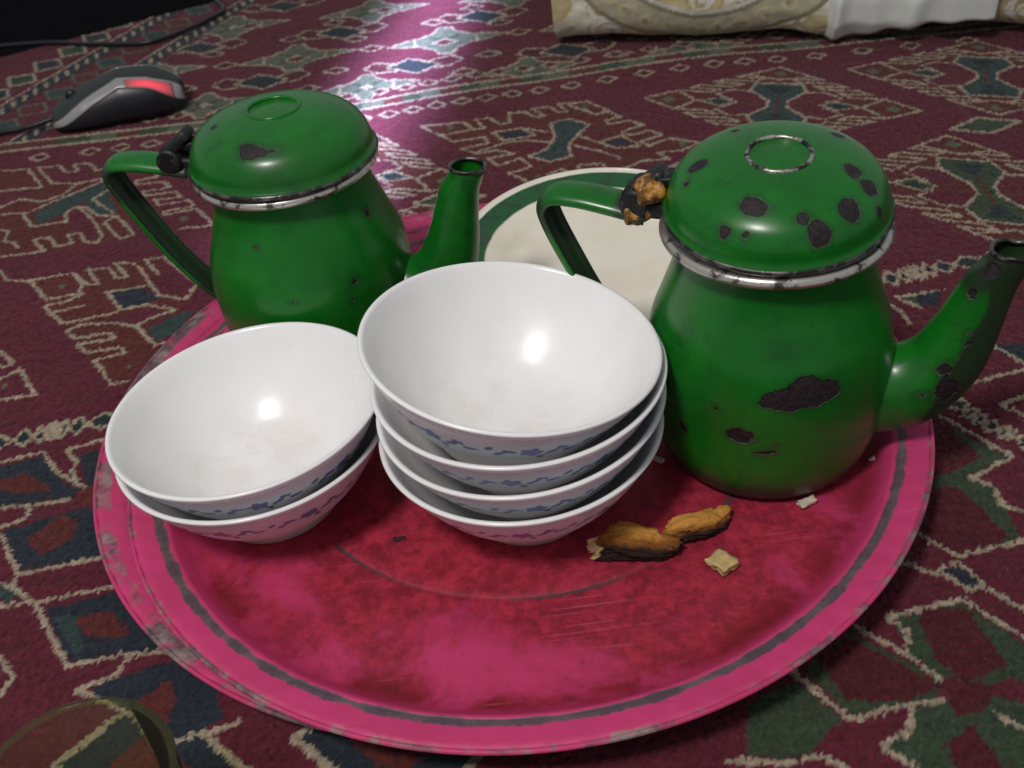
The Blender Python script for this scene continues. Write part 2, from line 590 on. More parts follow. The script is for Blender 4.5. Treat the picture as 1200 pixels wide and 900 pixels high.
def gul(c, u, v, core='T', lw=.0023):
    F = frame(c, u, v)
    fill(F([(-.97, 0), (0, .97), (.97, 0), (0, -.97)]), 'O')
    # comb border: square meander along each of the four edges
    for sx, sy in ((-1, 1), (1, 1), (1, -1), (-1, -1)):
        A, B = np.array([sx * 1.0, 0.0]), np.array([0.0, sy * 1.0])
        pts = [A, A + (B - A) * .24]
        n = 3
        for k in range(n):
            t = [.24 + .52 * (k + j / 2) / n for j in range(3)]
            a, b, cc = (A + (B - A) * t_ for t_ in t)
            h = np.array([-sx * .24, 0.0])
            pts += [a + h, b + h, b, cc]
        pts += [B]
        line(F(pts), lw, 'C')
        # red leaf in each quarter
        leaf = [(sx * .10, sy * .08), (sx * .16, sy * .30), (sx * .34, sy * .34), (sx * .46, sy * .20), (sx * .34, sy * .08)]
        fill(F(leaf), 'R')
        line(F(leaf[1:]), lw * .8, 'C')
    for s in (-1, 1):
        line(F([(s * .76, .24), (s * .60, 0), (s * .76, -.24)]), lw, 'C')
        fill(F([(s * .87, 0), (s * .81, .08), (s * .75, 0), (s * .81, -.08)]), 'S')
        line(F([(-.24, s * .76), (0, s * .64), (.24, s * .76)]), lw, 'C')
        fill(F([(0, s * .9), (.06, s * .83), (0, s * .76), (-.06, s * .83)]), 'S')
        lo = [(s * .30, 0), (s * .42, .11), (s * .58, 0), (s * .42, -.11)]
        fill(F(lo), 'G')
        line(F(lo), lw * .8, 'C', True)
        fill(F([(s * .36, 0), (s * .43, .06), (s * .51, 0), (s * .43, -.06)]), 'N')
    hg = [(-.17, .54), (.17, .54), (.21, .34), (.07, .08), (.07, -.08), (.21, -.34), (.17, -.54), (-.17, -.54), (-.21, -.34), (-.07, -.08), (-.07, .08), (-.21, .34)]
    fill(F(hg), core)
    line(F(hg), lw, 'C', True)
    line(F([(0, .44), (0, -.44)]), lw, 'O')
    fill(F([(-.10, .46), (.10, .46), (0, .22)]), 'B')
    fill(F([(-.10, -.46), (.10, -.46), (0, -.22)]), 'B')

def small_diamond(x, y, a=.011, b=.008, col='D', lw=.0021):
    P = [(x - a, y), (x, y + b), (x + a, y), (x, y - b)]
    fill(P, col)
    line(P, lw, 'C', True)

def cloud(x, y, k=1.0):
    P = []
    for i in range(22):
        a = 2 * PI * i / 22
        r = 1 + .28 * math.cos(4 * a) + .12 * math.cos(8 * a)
        P.append((x + k * .033 * r * math.cos(a), y + k * .026 * r * math.sin(a)))
    P2 = [(x - k * .056, y - .004), (x - k * .03, y + .010), (x - k * .03, y - .010)]
    P3 = [(x + k * .060, y + .002), (x + k * .03, y + .010), (x + k * .03, y - .010)]
    for Q in (P, P2, P3):
        fill(Q, 'S'); line(Q, .0024, 'C', True)
    for i in range(4):
        a = PI / 4 + PI / 2 * i
        line([(x, y), (x + k * .020 * math.cos(a), y + k * .016 * math.sin(a))], .0036, 'G')
    fill([(x - .006, y), (x, y + .006), (x + .006, y), (x, y - .006)], 'C')

def dark_diamond(x, y):
    for s in (-1, 1):
        W = [(x + s * .016, y + .008), (x + s * .036, y + .016), (x + s * .046, y + .004), (x + s * .034, y - .008), (x + s * .016, y - .008)]
        fill(W, 'D'); line(W, .0023, 'C', True)
    P = [(x - .025, y + .002), (x - .004, y + .018), (x + .025, y - .002), (x + .004, y - .018)]
    fill(P, 'B'); line(P, .0024, 'C', True)

# zone A: floral field far away
for i in range(-3, 7):
    dark_diamond(-.199 + .142 * i, .924 - .004 * i)
    dark_diamond(-.13 + .142 * i, 1.026)
    dark_diamond(-.199 + .142 * i, 1.125)
    cloud(-.172 + .146 * i, .974)
    cloud(-.100 + .146 * i, 1.076)
    cloud(-.172 + .146 * i, 1.175)
    cloud(-.245 + .146 * i, .884, .8)
    for dx, dy in ((.045, -.030), (.07, .004), (.03, .045), (-.04, .05), (.085, .08), (.02, .10), (.06, .13), (-.03, .15)):
        small_diamond(-.199 + .142 * i + dx, .924 + dy, .012, .008)
# left end border, running away from the viewer
def on(a, b, t, off=0.0):
    a, b = np.array(a), np.array(b)
    d = (b - a) / np.linalg.norm(b - a)
    n = np.array([-d[1], d[0]])
    return tuple(a + (b - a) * t + n * off)
EA, EB = (-.425, .80), (-.235, 1.165)
LB = [on(EA, EB, -.6), on(EA, EB, 1.5), on(EA, EB, 1.5, .22), on(EA, EB, -.6, .22)]
fill(LB, 'R')
for off, wd in ((0, .010), (.070, .010)):
    line([on(EA, EB, -.6, off), on(EA, EB, 1.5, off)], wd + .008, 'N')
    for k in range(60):
        t0 = -.6 + 2.1 * k / 60
        line([on(EA, EB, t0, off - .004), on(EA, EB, t0 + .020, off + .004)], .0036, 'C')
    line([on(EA, EB, -.6, off + .011), on(EA, EB, 1.5, off + .011)], .0026, 'C')
for k in range(24):
    t0 = -.6 + 2.1 * k / 24
    c = on(EA, EB, t0, .042)
    P = [on(EA, EB, t0, .060), on(EA, EB, t0 + .035, .042), on(EA, EB, t0, .024), on(EA, EB, t0 - .035, .042)]
    fill(P, 'T' if k % 2 else 'O'); line(P, .0026, 'S', True)
    P = [on(EA, EB, t0 + .04, .125), on(EA, EB, t0 + .075, .105), on(EA, EB, t0 + .04, .088), on(EA, EB, t0, .105)]
    fill(P, 'G' if k % 2 else 'N'); line(P, .0030, 'C', True)

# zone C: two rows of comb-edged medallions
band = [(-.9, .44), (.9, .50), (.9, .88), (.30, .864), (.18, .876), (.06, .862), (-.03, .858), (-.12, .842), (-.9, .838)]
fill([(-.9, .38), (.9, .56), (.9, .87), (.30, .864), (.18, .874), (.06, .862), (-.03, .855), (-.12, .842), (-.9, .838)], 'R')
U1, V1 = (.100, -.040), (.021, .068)
for i, c in enumerate([(-.68, .71), (-.495, .715), (-.115, .726), (.236, .757), (.408, .765), (.58, .775)]):
    gul(c, U1, V1, 'T')
U2, V2 = (.094, -.042), (.006, .080)
for c in [(-.60, .545), (-.415, .556), (-.045, .585), (.14, .592), (.333, .594), (.515, .605), (.69, .615)]:
    gul(c, U2, V2, 'T' if c[0] < 0 else 'G')
for x, y in ((-.40, .645), (-.03, .664), (.16, .676), (.371, .683), (.55, .69)):
    small_diamond(x, y, .026, .013, 'G', .003)
# guard stripe between the zones
gs = curve([(-.9, .838), (-.415, .840), (-.267, .841), (-.119, .843), (-.03, .856), (.06, .863), (.184, .873), (.302, .866), (.5, .862), (.9, .86)], 180)
line(gs, .0185, 'C')
for k in range(0, 178):
    a, b = gs[k], gs[k + 1]
    line([a, b], .0115, ('G', 'S', 'O')[(k // 4) % 3])
for k in range(3, 176, 5):
    x, y = gs[k]
    small_diamond(x, y - .026, .0085, .007)
    small_diamond(x + .014, y + .026, .0085, .007)

# chain stripe
def chain(P, n, a, b):
    P = curve(P, n)
    for (x, y), (x2, y2) in zip(P[:-1], P[1:]):
        mx, my = (x + x2) / 2, (y + y2) / 2
        nx_, ny_ = -(y2 - y), (x2 - x)
        l = math.hypot(nx_, ny_)
        nx_, ny_ = nx_ / l * b, ny_ / l * b
        Q = [(x, y), (mx + nx_, my + ny_), (x2, y2), (mx - nx_, my - ny_)]
        fill(Q, 'B'); line(Q, .0020, 'C', True)
        line([(x, y - .001), (x, y + .001)], .0032, 'C')

# zone E: stepped diamonds near the viewer (positions measured on the carpet)
zone_e = [(-.9, .36), (-.2878, .440), (-.2333, .449), (.2221, .498), (.282, .506), (.9, .57), (.9, -.1), (-.9, -.1)]
fill(zone_e, 'R')
for cxx in np.arange(-.75, .76, .098):            # the same field where the tray or the frame hides it
    for r_ in range(5):
        cx_, cy_ = cxx + (.049 if r_ % 2 else 0), .04 + .095 * r_ + .10 * cxx * 0
        if -.29 < cx_ < -.14 and .24 < cy_ < .46 or cx_ > .03 and cy_ < .46 and cx_ < .32 or cy_ > .40 + .1 * cx_:
            continue
        P = [(cx_ - .040, cy_ + .006), (cx_ - .006, cy_ + .038), (cx_ + .040, cy_ - .006), (cx_ + .006, cy_ - .038)]
        fill(P, 'N'); line(P, .0034, 'C', True)
        fill([(cx_ + .45 * (px - cx_), cy_ + .45 * (py - cy_)) for px, py in P], 'O')
FILLS_M=[
  ('O',[(-.3697,.7953),(-.3093,.7784),(-.2613,.6651),(-.2846,.6589),(-.3263,.6568),(-.3567,.6567),(-.3887,.6679),(-.4337,.7982),(-.4011,.7972)]),
  ('O',[(-.324,.6172),(-.27,.6215),(-.2329,.6283),(-.2022,.5875),(-.2112,.5592),(-.2175,.5222),(-.2275,.4896),(-.2367,.4876),(-.2802,.5494)]),
  ('O',[(-.0507,.7915),(.0229,.7991),(.0882,.8027),(.1424,.7203),(.1628,.7075),(.0965,.6775),(.0317,.6722),(.0074,.7087),(-.0256,.7577)]),
  ('R',[(-.3697,.7953),(-.3505,.7941),(-.3315,.7804),(-.3155,.7766),(-.3277,.7576),(-.349,.7642)]),
  ('T',[(-.3497,.713),(-.3383,.7303),(-.3204,.7442),(-.3066,.7558),(-.299,.7455),(-.3116,.7293),(-.3277,.7095),(-.3417,.6981)]),
  ('T',[(-.3174,.7321),(-.299,.7403),(-.2815,.6991),(-.2976,.7027)]),
  ('R',[(-.3193,.6965),(-.3175,.718),(-.2998,.6969),(-.2864,.6683),(-.2971,.6639),(-.3121,.6878)]),
  ('R',[(-.3877,.7546),(-.3731,.7576),(-.3546,.7564),(-.3685,.7424),(-.3815,.7351)]),
  ('R',[(-.2451,.6267),(-.2329,.6283),(-.2022,.5875),(-.2068,.5702),(-.2267,.579)]),
  ('R',[(-.2516,.5563),(-.2345,.5649),(-.2143,.5591),(-.2182,.5463),(-.2347,.546)]),
  ('N',[(-.2612,.5886),(-.2398,.5905),(-.224,.5766),(-.2335,.5703),(-.2479,.5679)]),
  ('T',[(-.2275,.5411),(-.2102,.5536),(-.1992,.5569),(-.204,.5366),(-.2165,.527)]),
  ('S',[(-.3011,.6057),(-.2993,.6086),(-.2955,.6045),(-.2974,.6016)]),
  ('S',[(-.2316,.5037),(-.23,.5056),(-.2275,.5029),(-.229,.501)]),
  ('S',[(-.3077,.5003),(-.3061,.5026),(-.3028,.4994),(-.3044,.4971)]),
  ('S',[(-.2719,.6789),(-.2707,.6809),(-.2684,.6781),(-.2696,.6761)]),
  ('S',[(-.231,.6806),(-.2283,.6848),(-.2238,.6789),(-.2265,.6748)]),
  ('N',[(.0131,.7623),(.0302,.765),(.0388,.753),(.0172,.7521)]),
  ('N',[(.0922,.7253),(.1056,.7296),(.113,.7175),(.1002,.7171)]),
  ('T',[(.0548,.7696),(.0699,.7741),(.085,.759),(.0734,.7431),(.0645,.7271),(.0647,.7094),(.0481,.7036),(.0333,.7171),(.0481,.7261),(.0558,.7449)]),
  ('R',[(.0306,.7704),(.0514,.7595),(.0533,.743),(.0434,.7508)]),
  ('R',[(.0187,.7386),(.0468,.7367),(.0481,.7261),(.0335,.7196)]),
  ('R',[(.0765,.7493),(.0995,.7434),(.0882,.7304),(.0696,.731)]),
  ('R',[(.069,.726),(.0869,.7205),(.0982,.7036),(.0669,.7088)]),
  ('S',[(-.0296,.7843),(-.026,.7889),(-.0227,.7825),(-.0263,.778)]),
  ('S',[(.0821,.792),(.0862,.7967),(.0888,.7902),(.0847,.7856)]),
  ('S',[(.0339,.6846),(.0364,.6873),(.0382,.6835),(.0358,.6809)]),
  ('S',[(.1462,.7116),(.1508,.7162),(.1532,.7099),(.1486,.7054)]),
]
LINES_M=[
  [(-.3697,.7953),(-.3505,.7941),(-.343,.781),(-.3315,.7804),(-.3397,.7937),(-.3269,.7929),(-.3155,.7766),(-.3093,.7784)],
  [(-.3697,.7953),(-.349,.7642),(-.3277,.7576),(-.3117,.7608),(-.3034,.7589)],
  [(-.4316,.7921),(-.4011,.7972),(-.3881,.794),(-.3776,.7949),(-.3553,.7587),(-.3736,.7593),(-.3895,.7603),(-.4224,.7653)],
  [(-.4117,.7344),(-.3806,.7324),(-.3685,.7424),(-.3483,.7341),(-.3359,.74),(-.3254,.7587)],
  [(-.3581,.7163),(-.3457,.6952),(-.3206,.6968)],
  [(-.3581,.7163),(-.3388,.732),(-.3207,.7454),(-.306,.7568)],
  [(-.3188,.7183),(-.3096,.7162),(-.2972,.7012),(-.2808,.696)],
  [(-.3076,.7283),(-.298,.7411)],
  [(-.3076,.7283),(-.2851,.7018)],
  [(-.4094,.7279),(-.3769,.7206),(-.3588,.7184)],
  [(-.3193,.6965),(-.3243,.7107),(-.318,.7201),(-.2998,.6969),(-.2856,.6681),(-.2869,.6585),(-.2968,.6624),(-.3042,.6758),(-.3132,.6764),(-.3055,.6625),(-.3168,.6605),(-.3269,.6758),(-.3387,.6751),(-.3251,.6565),(-.3565,.6558),(-.3855,.6584)],
  [(-.2896,.6899),(-.2813,.6961),(-.2613,.6651),(-.2708,.6604),(-.2896,.6899)],
  [(-.369,.6956),(-.3617,.6917),(-.361,.6777),(-.3525,.6736),(-.3465,.6656)],
  [(-.2902,.7699),(-.2719,.7702),(-.2607,.7537),(-.2787,.7505),(-.2759,.7439),(-.2551,.7434),(-.2474,.7328),(-.2696,.7307),(-.2661,.7242),(-.2416,.7242),(-.2356,.7143),(-.2558,.7147),(-.2519,.7055),(-.2281,.707),(-.223,.6975),(-.2457,.6945),(-.2432,.6886),(-.2209,.693),(-.2017,.6649),(-.2282,.6657)],
  [(-.324,.6172),(-.2945,.6204),(-.2836,.6041),(-.2828,.5922),(-.3051,.5898),(-.324,.6172)],
  [(-.2945,.6204),(-.2799,.6026),(-.2722,.6026),(-.2849,.6226),(-.27,.6215),(-.261,.6066),(-.2532,.6066),(-.2667,.6271),(-.2548,.6246),(-.2464,.6166),(-.2351,.5942),(-.24,.5913),(-.2638,.5903),(-.2486,.5666),(-.2321,.5689),(-.2112,.5592)],
  [(-.2451,.6267),(-.2329,.6283),(-.2022,.5875),(-.2068,.5702),(-.2267,.579),(-.2351,.5942)],
  [(-.2451,.6267),(-.2318,.6055)],
  [(-.304,.582),(-.2905,.5842),(-.2803,.5909)],
  [(-.2981,.5726),(-.2756,.5767)],
  [(-.2906,.5646),(-.2847,.5584),(-.2543,.5633),(-.2486,.5666)],
  [(-.304,.582),(-.2906,.5646)],
  [(-.2802,.5494),(-.2711,.5547),(-.2518,.5528),(-.2345,.5452),(-.2286,.5518),(-.2112,.5592)],
  [(-.2802,.5494),(-.2725,.54),(-.2504,.542),(-.2465,.5344),(-.2688,.5335),(-.2621,.5233),(-.2403,.5248),(-.2348,.5182),(-.2539,.5142),(-.2367,.4876),(-.2275,.4896)],
  [(-.2345,.5452),(-.2175,.5222),(-.2119,.5245)],
  [(-.3703,.6552),(-.3495,.6339),(-.3412,.6219),(-.324,.6172)],
  [(-.3187,.4992),(-.3094,.5068),(-.2999,.5146),(-.2828,.4867),(-.3028,.4858),(-.3135,.4832)],
  [(-.3324,.5404),(-.3181,.5344),(-.3057,.5205),(-.311,.5183),(-.3234,.5254)],
  [(-.0507,.7915),(-.0148,.7906),(-.0081,.7749),(-.035,.7708),(-.0507,.7915)],
  [(-.0149,.7895),(-.0081,.7749),(.0012,.7752),(-.0053,.7927),(.0052,.7939),(.0141,.7786),(.0228,.7797),(.0228,.7979),(.0352,.7975),(.0439,.7837),(.0514,.7846),(.043,.8013),(.0579,.8002),(.064,.787),(.0703,.7882),(.0645,.8032),(.0833,.8035)],
  [(.0728,.7992),(.0882,.8027),(.1039,.7821),(.0922,.7767),(.0728,.7992)],
  [(.0922,.7767),(.1047,.779),(.1113,.766),(.0977,.764),(.1012,.7548),(.1162,.7591),(.1264,.7483),(.1086,.741),(.1132,.733),(.1293,.7378),(.1378,.7267),(.1194,.721),(.1247,.712),(.1424,.7203),(.1628,.7075)],
  [(-.035,.7708),(-.0256,.7577),(.0009,.759),(.0027,.7479),(-.0189,.7439),(-.0075,.7323),(.009,.7348),(.0223,.7249),(.0013,.7225),(.0074,.7087),(.0263,.7164),(.033,.7),(.0156,.6946),(.0317,.6722),(.0582,.6728)],
  [(.044,.6854),(.0557,.6897),(.061,.6781),(.0701,.6792),(.0673,.6927),(.0851,.6912),(.0897,.6768),(.1012,.6797)],
  [(.0582,.6728),(.0965,.6775),(.1162,.6894),(.136,.687),(.1291,.6984),(.1473,.6988),(.1628,.7075)],
  [(.0072,.7654),(.0304,.7677),(.041,.7514),(.0147,.7501),(.0072,.7654)],
  [(.0877,.7264),(.1075,.7344),(.1181,.7136),(.0998,.7142),(.0877,.7264)],
  [(.0548,.7696),(.0699,.7741),(.085,.759),(.0734,.7431),(.0645,.7271),(.0647,.7094),(.0481,.7036),(.0333,.7171),(.0481,.7261),(.0558,.7449),(.0548,.7696)],
  [(-.0075,.7338),(.0144,.7449),(.0334,.7454),(.0513,.7356)],
  [(.0304,.7677),(.0508,.7542)],
  [(.0734,.7431),(.0877,.7264)],
  [(.069,.726),(.0879,.7111),(.0997,.6983)],
]

for c, P in FILLS_M:
    fill(P, c)
for P in LINES_M:
    line(P, .0024, 'C')
LINES=[
  [(-.2732,.3544),(-.2668,.372),(-.249,.3432),(-.209,.3475),(-.1947,.3492)],
  [(-.2628,.3234),(-.2517,.3242),(-.2367,.3244),(-.1978,.3284),(-.1814,.3321)],
  [(-.249,.3432),(-.2507,.3361),(-.2367,.3244)],
  [(-.2621,.3329),(-.2565,.3394),(-.2455,.3317),(-.2367,.3244)],
  [(-.2357,.3243),(-.2101,.2852),(-.1851,.2881),(-.1672,.2878),(-.1482,.2917)],
  [(-.2023,.2719),(-.1863,.2779),(-.1827,.2857)],
  [(-.2023,.2719),(-.1923,.2666),(-.1747,.2566),(-.1592,.238),(-.1484,.2421),(-.1278,.2468)],
  [(-.2519,.2908),(-.2421,.2937),(-.2331,.2821),(-.2371,.2725)],
  [(-.29,.3923),(-.2733,.3926),(-.2573,.3915),(-.2364,.392)],
  [(-.2573,.3915),(-.2575,.3816),(-.2686,.3777),(-.2807,.3768)],
  [(-.3008,.424),(-.2849,.4293),(-.263,.4337),(-.2503,.4158),(-.2324,.4007)],
  [(-.2495,.4331),(-.2411,.4221),(-.2424,.4145),(-.2324,.4007)],
  [(-.2495,.4331),(-.2318,.4383),(-.2081,.4426)],
  [(.2158,.3821),(.2277,.3637),(.2389,.3463),(.2145,.3353),(.2215,.3278),(.2216,.3154),(.2288,.3121)],
  [(.1775,.3043),(.1889,.2898),(.2208,.2948),(.2433,.2986)],
  [(.1788,.2831),(.1879,.2872),(.1941,.2723),(.1853,.271),(.1788,.2831)],
  [(.1643,.2893),(.1778,.2805)],
  [(.1941,.2723),(.2041,.2586),(.2166,.2446)],
  [(.147,.2616),(.1816,.2669),(.1978,.2448),(.209,.2294)],
  [(.147,.2616),(.1534,.2534),(.1485,.2422),(.1575,.2296)],
  [(.1328,.2587),(.1485,.2422)],
  [(.0999,.2418),(.1169,.2165),(.1427,.2206),(.1547,.2201)],
  [(.1427,.2206),(.1368,.2088),(.1247,.2043),(.1355,.1922)],
  [(.0659,.2056),(.0866,.2015),(.0999,.2034),(.108,.1975),(.1134,.1846)],
  [(.1725,.2115),(.1792,.2045),(.1915,.194)],
  [(.2374,.4015),(.2735,.4091),(.3007,.4144)],
  [(.2653,.4339),(.2715,.4241),(.2758,.414),(.2896,.3921)],
  [(.2497,.3838),(.2638,.3882)],
  [(.2497,.3838),(.2577,.3749)],
  [(.2329,.4861),(.2623,.488)],
  [(.2148,.4871),(.2236,.4828),(.2306,.4738),(.2308,.459)],
  [(.2329,.4861),(.2422,.474)],
]
FILLS=[
  ('N',[(-.2677,.3748),(-.2562,.3772),(-.2264,.3852),(-.2153,.3778),(-.2063,.3483),(-.2487,.3457)] ),
  ('O',[(-.2521,.367),(-.2387,.3809),(-.2295,.3773),(-.2279,.3634),(-.2344,.3577),(-.2412,.3535)] ),
  ('N',[(-.2297,.3199),(-.197,.3247),(-.1672,.2878),(-.1871,.2895),(-.2098,.2873)] ),
  ('T',[(-.2241,.3134),(-.2154,.3156),(-.2046,.2951),(-.207,.29)] ),
  ('O',[(-.2126,.3117),(-.1983,.3143),(-.1838,.2988),(-.1945,.2981),(-.2064,.3019)] ),
  ('N',[(-.1993,.2705),(-.1842,.2766),(-.1643,.2822),(-.1471,.2851),(-.1348,.2496),(-.1579,.2396),(-.1732,.2573)] ),
  ('O',[(-.1793,.262),(-.1698,.2656),(-.1625,.2727),(-.1571,.262),(-.1594,.2471),(-.1706,.2532)] ),
  ('T',[(-.2585,.3335),(-.2545,.3391),(-.2451,.3304),(-.2491,.325)] ),
  ('N',[(-.2951,.4199),(-.2839,.4259),(-.2632,.4305),(-.2432,.4055),(-.2316,.3977),(-.2381,.3943),(-.2579,.3936),(-.2866,.3947)] ),
  ('O',[(-.2883,.4127),(-.2685,.4187),(-.2486,.4018),(-.27,.4023)] ),
  ('O',[(-.236,.3984),(-.2246,.3995),(-.2206,.3872),(-.23,.3872)] ),
  ('N',[(-.2412,.4269),(-.226,.4324),(-.2129,.3947),(-.2321,.4037)] ),
  ('G',[(.2133,.3789),(.2368,.3466),(.2141,.337),(.223,.326),(.2206,.2963),(.19,.2924),(.1796,.3069),(.1858,.3351),(.2089,.3412),(.2113,.3647)] ),
  ('D',[(.2092,.3777),(.2172,.3673),(.2215,.3491),(.2052,.3434),(.1958,.3433)] ),
  ('D',[(.1905,.3296),(.2048,.3257),(.2118,.3005),(.1911,.2951),(.1816,.3066)] ),
  ('N',[(.1798,.2829),(.187,.2851),(.1926,.2736),(.1859,.2724)] ),
  ('G',[(.1485,.2602),(.1808,.2649),(.196,.2427),(.1998,.2262),(.1729,.2253),(.1579,.2306),(.1502,.2431)] ),
  ('D',[(.1633,.2593),(.1791,.2584),(.1821,.2423),(.1829,.2352),(.1675,.2305),(.1618,.2404)] ),
  ('G',[(.1055,.241),(.1301,.2566),(.1462,.2402),(.1571,.2285),(.1524,.2215),(.1176,.2185)] ),
  ('D',[(.1162,.2442),(.1298,.2494),(.1513,.2282),(.1384,.2244),(.1207,.2278)] ),
  ('G',[(.1428,.2185),(.1556,.22),(.1711,.2212),(.1842,.2152),(.1812,.1875),(.1369,.1911),(.1265,.2041),(.1373,.2088)] ),
  ('D',[(.1498,.2011),(.1608,.2058),(.1629,.1898),(.1496,.1876)] ),
  ('D',[(.1595,.2249),(.1738,.223),(.1685,.2151),(.1589,.2143)] ),
  ('G',[(.079,.2289),(.1005,.2371),(.1137,.218),(.0984,.2046),(.0873,.204),(.0735,.2067)] ),
  ('N',[(.2645,.4319),(.2752,.4129),(.2822,.3974),(.2912,.4162),(.2833,.4305)] ),
  ('N',[(.2342,.4858),(.2605,.4871),(.2539,.4742),(.2427,.4752)] ),
  ('G',[(.2354,.4869),(.2463,.4886),(.244,.4788),(.2388,.4803)] ),
]

for c, P in FILLS:
    if c == 'D':
        m_ = np.mean(P, 0)
        P = [tuple(m_ + 1.28 * (np.array(v_) - m_)) for v_ in P]
    fill(P, c)
for P in LINES:
    line(P, .0024, 'C')
chain([(-.80, .365), (-.5, .412), (-.2878, .4461), (-.2333, .455), (0, .478), (.2221, .5042), (.282, .5124), (.5, .535), (.78, .56)], 64, .02, .0075)
chain([(.224, .402), (.2307, .3836), (.2354, .3732), (.244, .3627), (.2493, .3566), (.275, .325), (.31, .28), (.36, .22), (.42, .15)], 16, .01, .0055)

# slight colour drift from knot to knot and from row to row
canvas *= (1 + .16 * rng.standard_normal((ny, nx, 1))).clip(.5, 1.6)
canvas *= (1 + .05 * rng.standard_normal((ny, 1, 1)))
canvas = canvas.clip(.002, .9)

Z = .0004 * rng.standard_normal(GX.shape)
Z += .0009 * vnoise(np.stack([GX.ravel(), GY.ravel(), 0 * GX.ravel()], 1), 14, 3).reshape(GX.shape)
cream = canvas.sum(2) > .5
Z += np.where(cream, .0005, 0)
VX = GX + .0003 * rng.standard_normal(GX.shape)
VY = GY + .0003 * rng.standard_normal(GX.shape)
V = np.stack([VX.ravel(), VY.ravel(), Z.ravel() - .0015], 1).astype(np.float32)
idx = np.arange(nx * ny).reshape(ny, nx)
Q = np.stack([idx[:-1, :-1], idx[:-1, 1:], idx[1:, 1:], idx[1:, :-1]], -1).reshape(-1, 4)
# carpet's far left corner is cut away, so the near-black floor shows there
qx, qy = GX[:-1, :-1].ravel(), GY[:-1, :-1].ravel()
keep = (qy - 1.055) < (qx + .49) * .49 + .006
Q = Q[keep]
me = bpy.data.meshes.new('carpet')
me.vertices.add(len(V)); me.vertices.foreach_set('co', V.ravel())
me.loops.add(len(Q) * 4); me.loops.foreach_set('vertex_index', Q.ravel().astype(np.int32))
me.polygons.add(len(Q))
me.polygons.foreach_set('loop_start', np.arange(0, len(Q) * 4, 4, dtype=np.int32))
me.polygons.foreach_set('use_smooth', np.ones(len(Q), bool))
me.update(calc_edges=True)
colattr(me, 'pattern', canvas.reshape(-1, 3))
cp = link('carpet', me, M_CARPET, smooth=False)
cp['kind'] = 'structure'

# ================================================================== TRAYS
def make_tray(name, loc, k, mat, tilt):
    root = empty(name)
    root.matrix_world = Matrix.Translation(loc) @ tilt
    n = 540
    pan = [(0, 0), (.080, 0), (.150, 0), (.166, .0002), (.1730, .0012), (.1775, .0040), (.1810, .0090), (.1833, .0112)]
    top = [(.1838, .0124), (.1800, .0100), (.1765, .0052), (.1720, .0024), (.1660, .0013), (.150, .0012), (.1200, .0012), (.1185, .0009),
           (.1175, .0006), (.1165, .0010), (.1150, .0015), (.112, .0016), (.06, .0016), (0, .0016)]
    def wob(V):
        a = np.arctan2(V[:, 1], V[:, 0]); r = np.hypot(V[:, 0], V[:, 1])
        V[:, 2] += .0004 * np.sin(2 * a + 1) * (r / .2) ** 2 + .00018 * vnoise(V, 40, 5) * (r > .02)
        return V
    def flute(V):
        V = wob(V)
        a = np.arctan2(V[:, 1], V[:, 0]); r = np.hypot(V[:, 0], V[:, 1])
        m = np.clip((r - .188) / .005, 0, 1)
        V[:, 2] += .00028 * m * np.cos(90 * a)
        return V
    link('floor_pan', lathe('floor_pan', [(r * k, z) for r, z in pan + top], n // 2, wob), mat, root)
    fl = [(.1833, .0112), (.187, .0116), (.191, .0121), (.1975, .0128)]
    ft = [(.1975, .0140), (.194, .0138), (.191, .0135), (.1885, .0133), (.187, .0131), (.1852, .0129), (.1838, .0124)]
    link('flange', lathe('flange', [(r * k, z) for r, z in fl + ft], n, flute), mat, root)
    a = np.linspace(0, 2 * PI, 13)
    link('rolled_edge', lathe('rolled_edge', [(.1978 * k + .0011 * math.cos(t), .0134 + .0011 * math.sin(t)) for t in a], n, wob), mat, root)
    return root

d_ = Vector((.66, -.75, 0)).normalized()
TILT = Matrix.Rotation(R(1.5), 4, d_.cross(Vector((0, 0, 1))))
TC = Vector((.0032, .399, .0106))
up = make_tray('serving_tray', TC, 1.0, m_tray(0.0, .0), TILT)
tag(up, 'stained pink enamel tray, the upper of two, carrying the teapots and bowls', 'tray', 'nested pink trays')
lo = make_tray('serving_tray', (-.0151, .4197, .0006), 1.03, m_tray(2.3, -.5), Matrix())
tag(lo, 'pink enamel tray underneath, only its rim showing beside the upper tray', 'tray', 'nested pink trays')

def on_tray(o, x, y, rz=0.0, z=0.0, extra=Matrix()):
    o.matrix_world = Matrix.Translation(TC) @ TILT @ Matrix.Translation((x - TC.x, y - TC.y, .0018 + z)) @ Matrix.Rotation(rz, 4, 'Z') @ extra

# ================================================================== TEAPOTS
BODY = [(0, 0), (0.037, 0), (0.0425, 0.001), (0.0468, 0.0042), (0.0498, 0.0115), (0.0524, 0.0215), (0.0539, 0.0335), (0.0545, 0.0455), (0.0547, 0.055), (0.0543, 0.063), (0.0532, 0.07), (0.0514, 0.077), (0.0488, 0.084), (0.0461, 0.0915), (0.0435, 0.099), (0.0415, 0.1065), (0.0402, 0.113), (0.0403, 0.1165), (0.0417, 0.1195)]
LID = [(0.0453, 0.0), (0.0474, 0.0005), (0.0478, 0.0015), (0.047, 0.0028), (0.0463, 0.0046), (0.0459, 0.0066), (0.0451, 0.0093), (0.0435, 0.0124), (0.041, 0.0156), (0.0372, 0.0184), (0.0319, 0.021), (0.0254, 0.023), (0.0192, 0.0243), (0.0147, 0.0249), (0.0129, 0.0247), (0.0113, 0.0242), (0.0088, 0.0243), (0.0049, 0.0246), (0.0, 0.0247)]
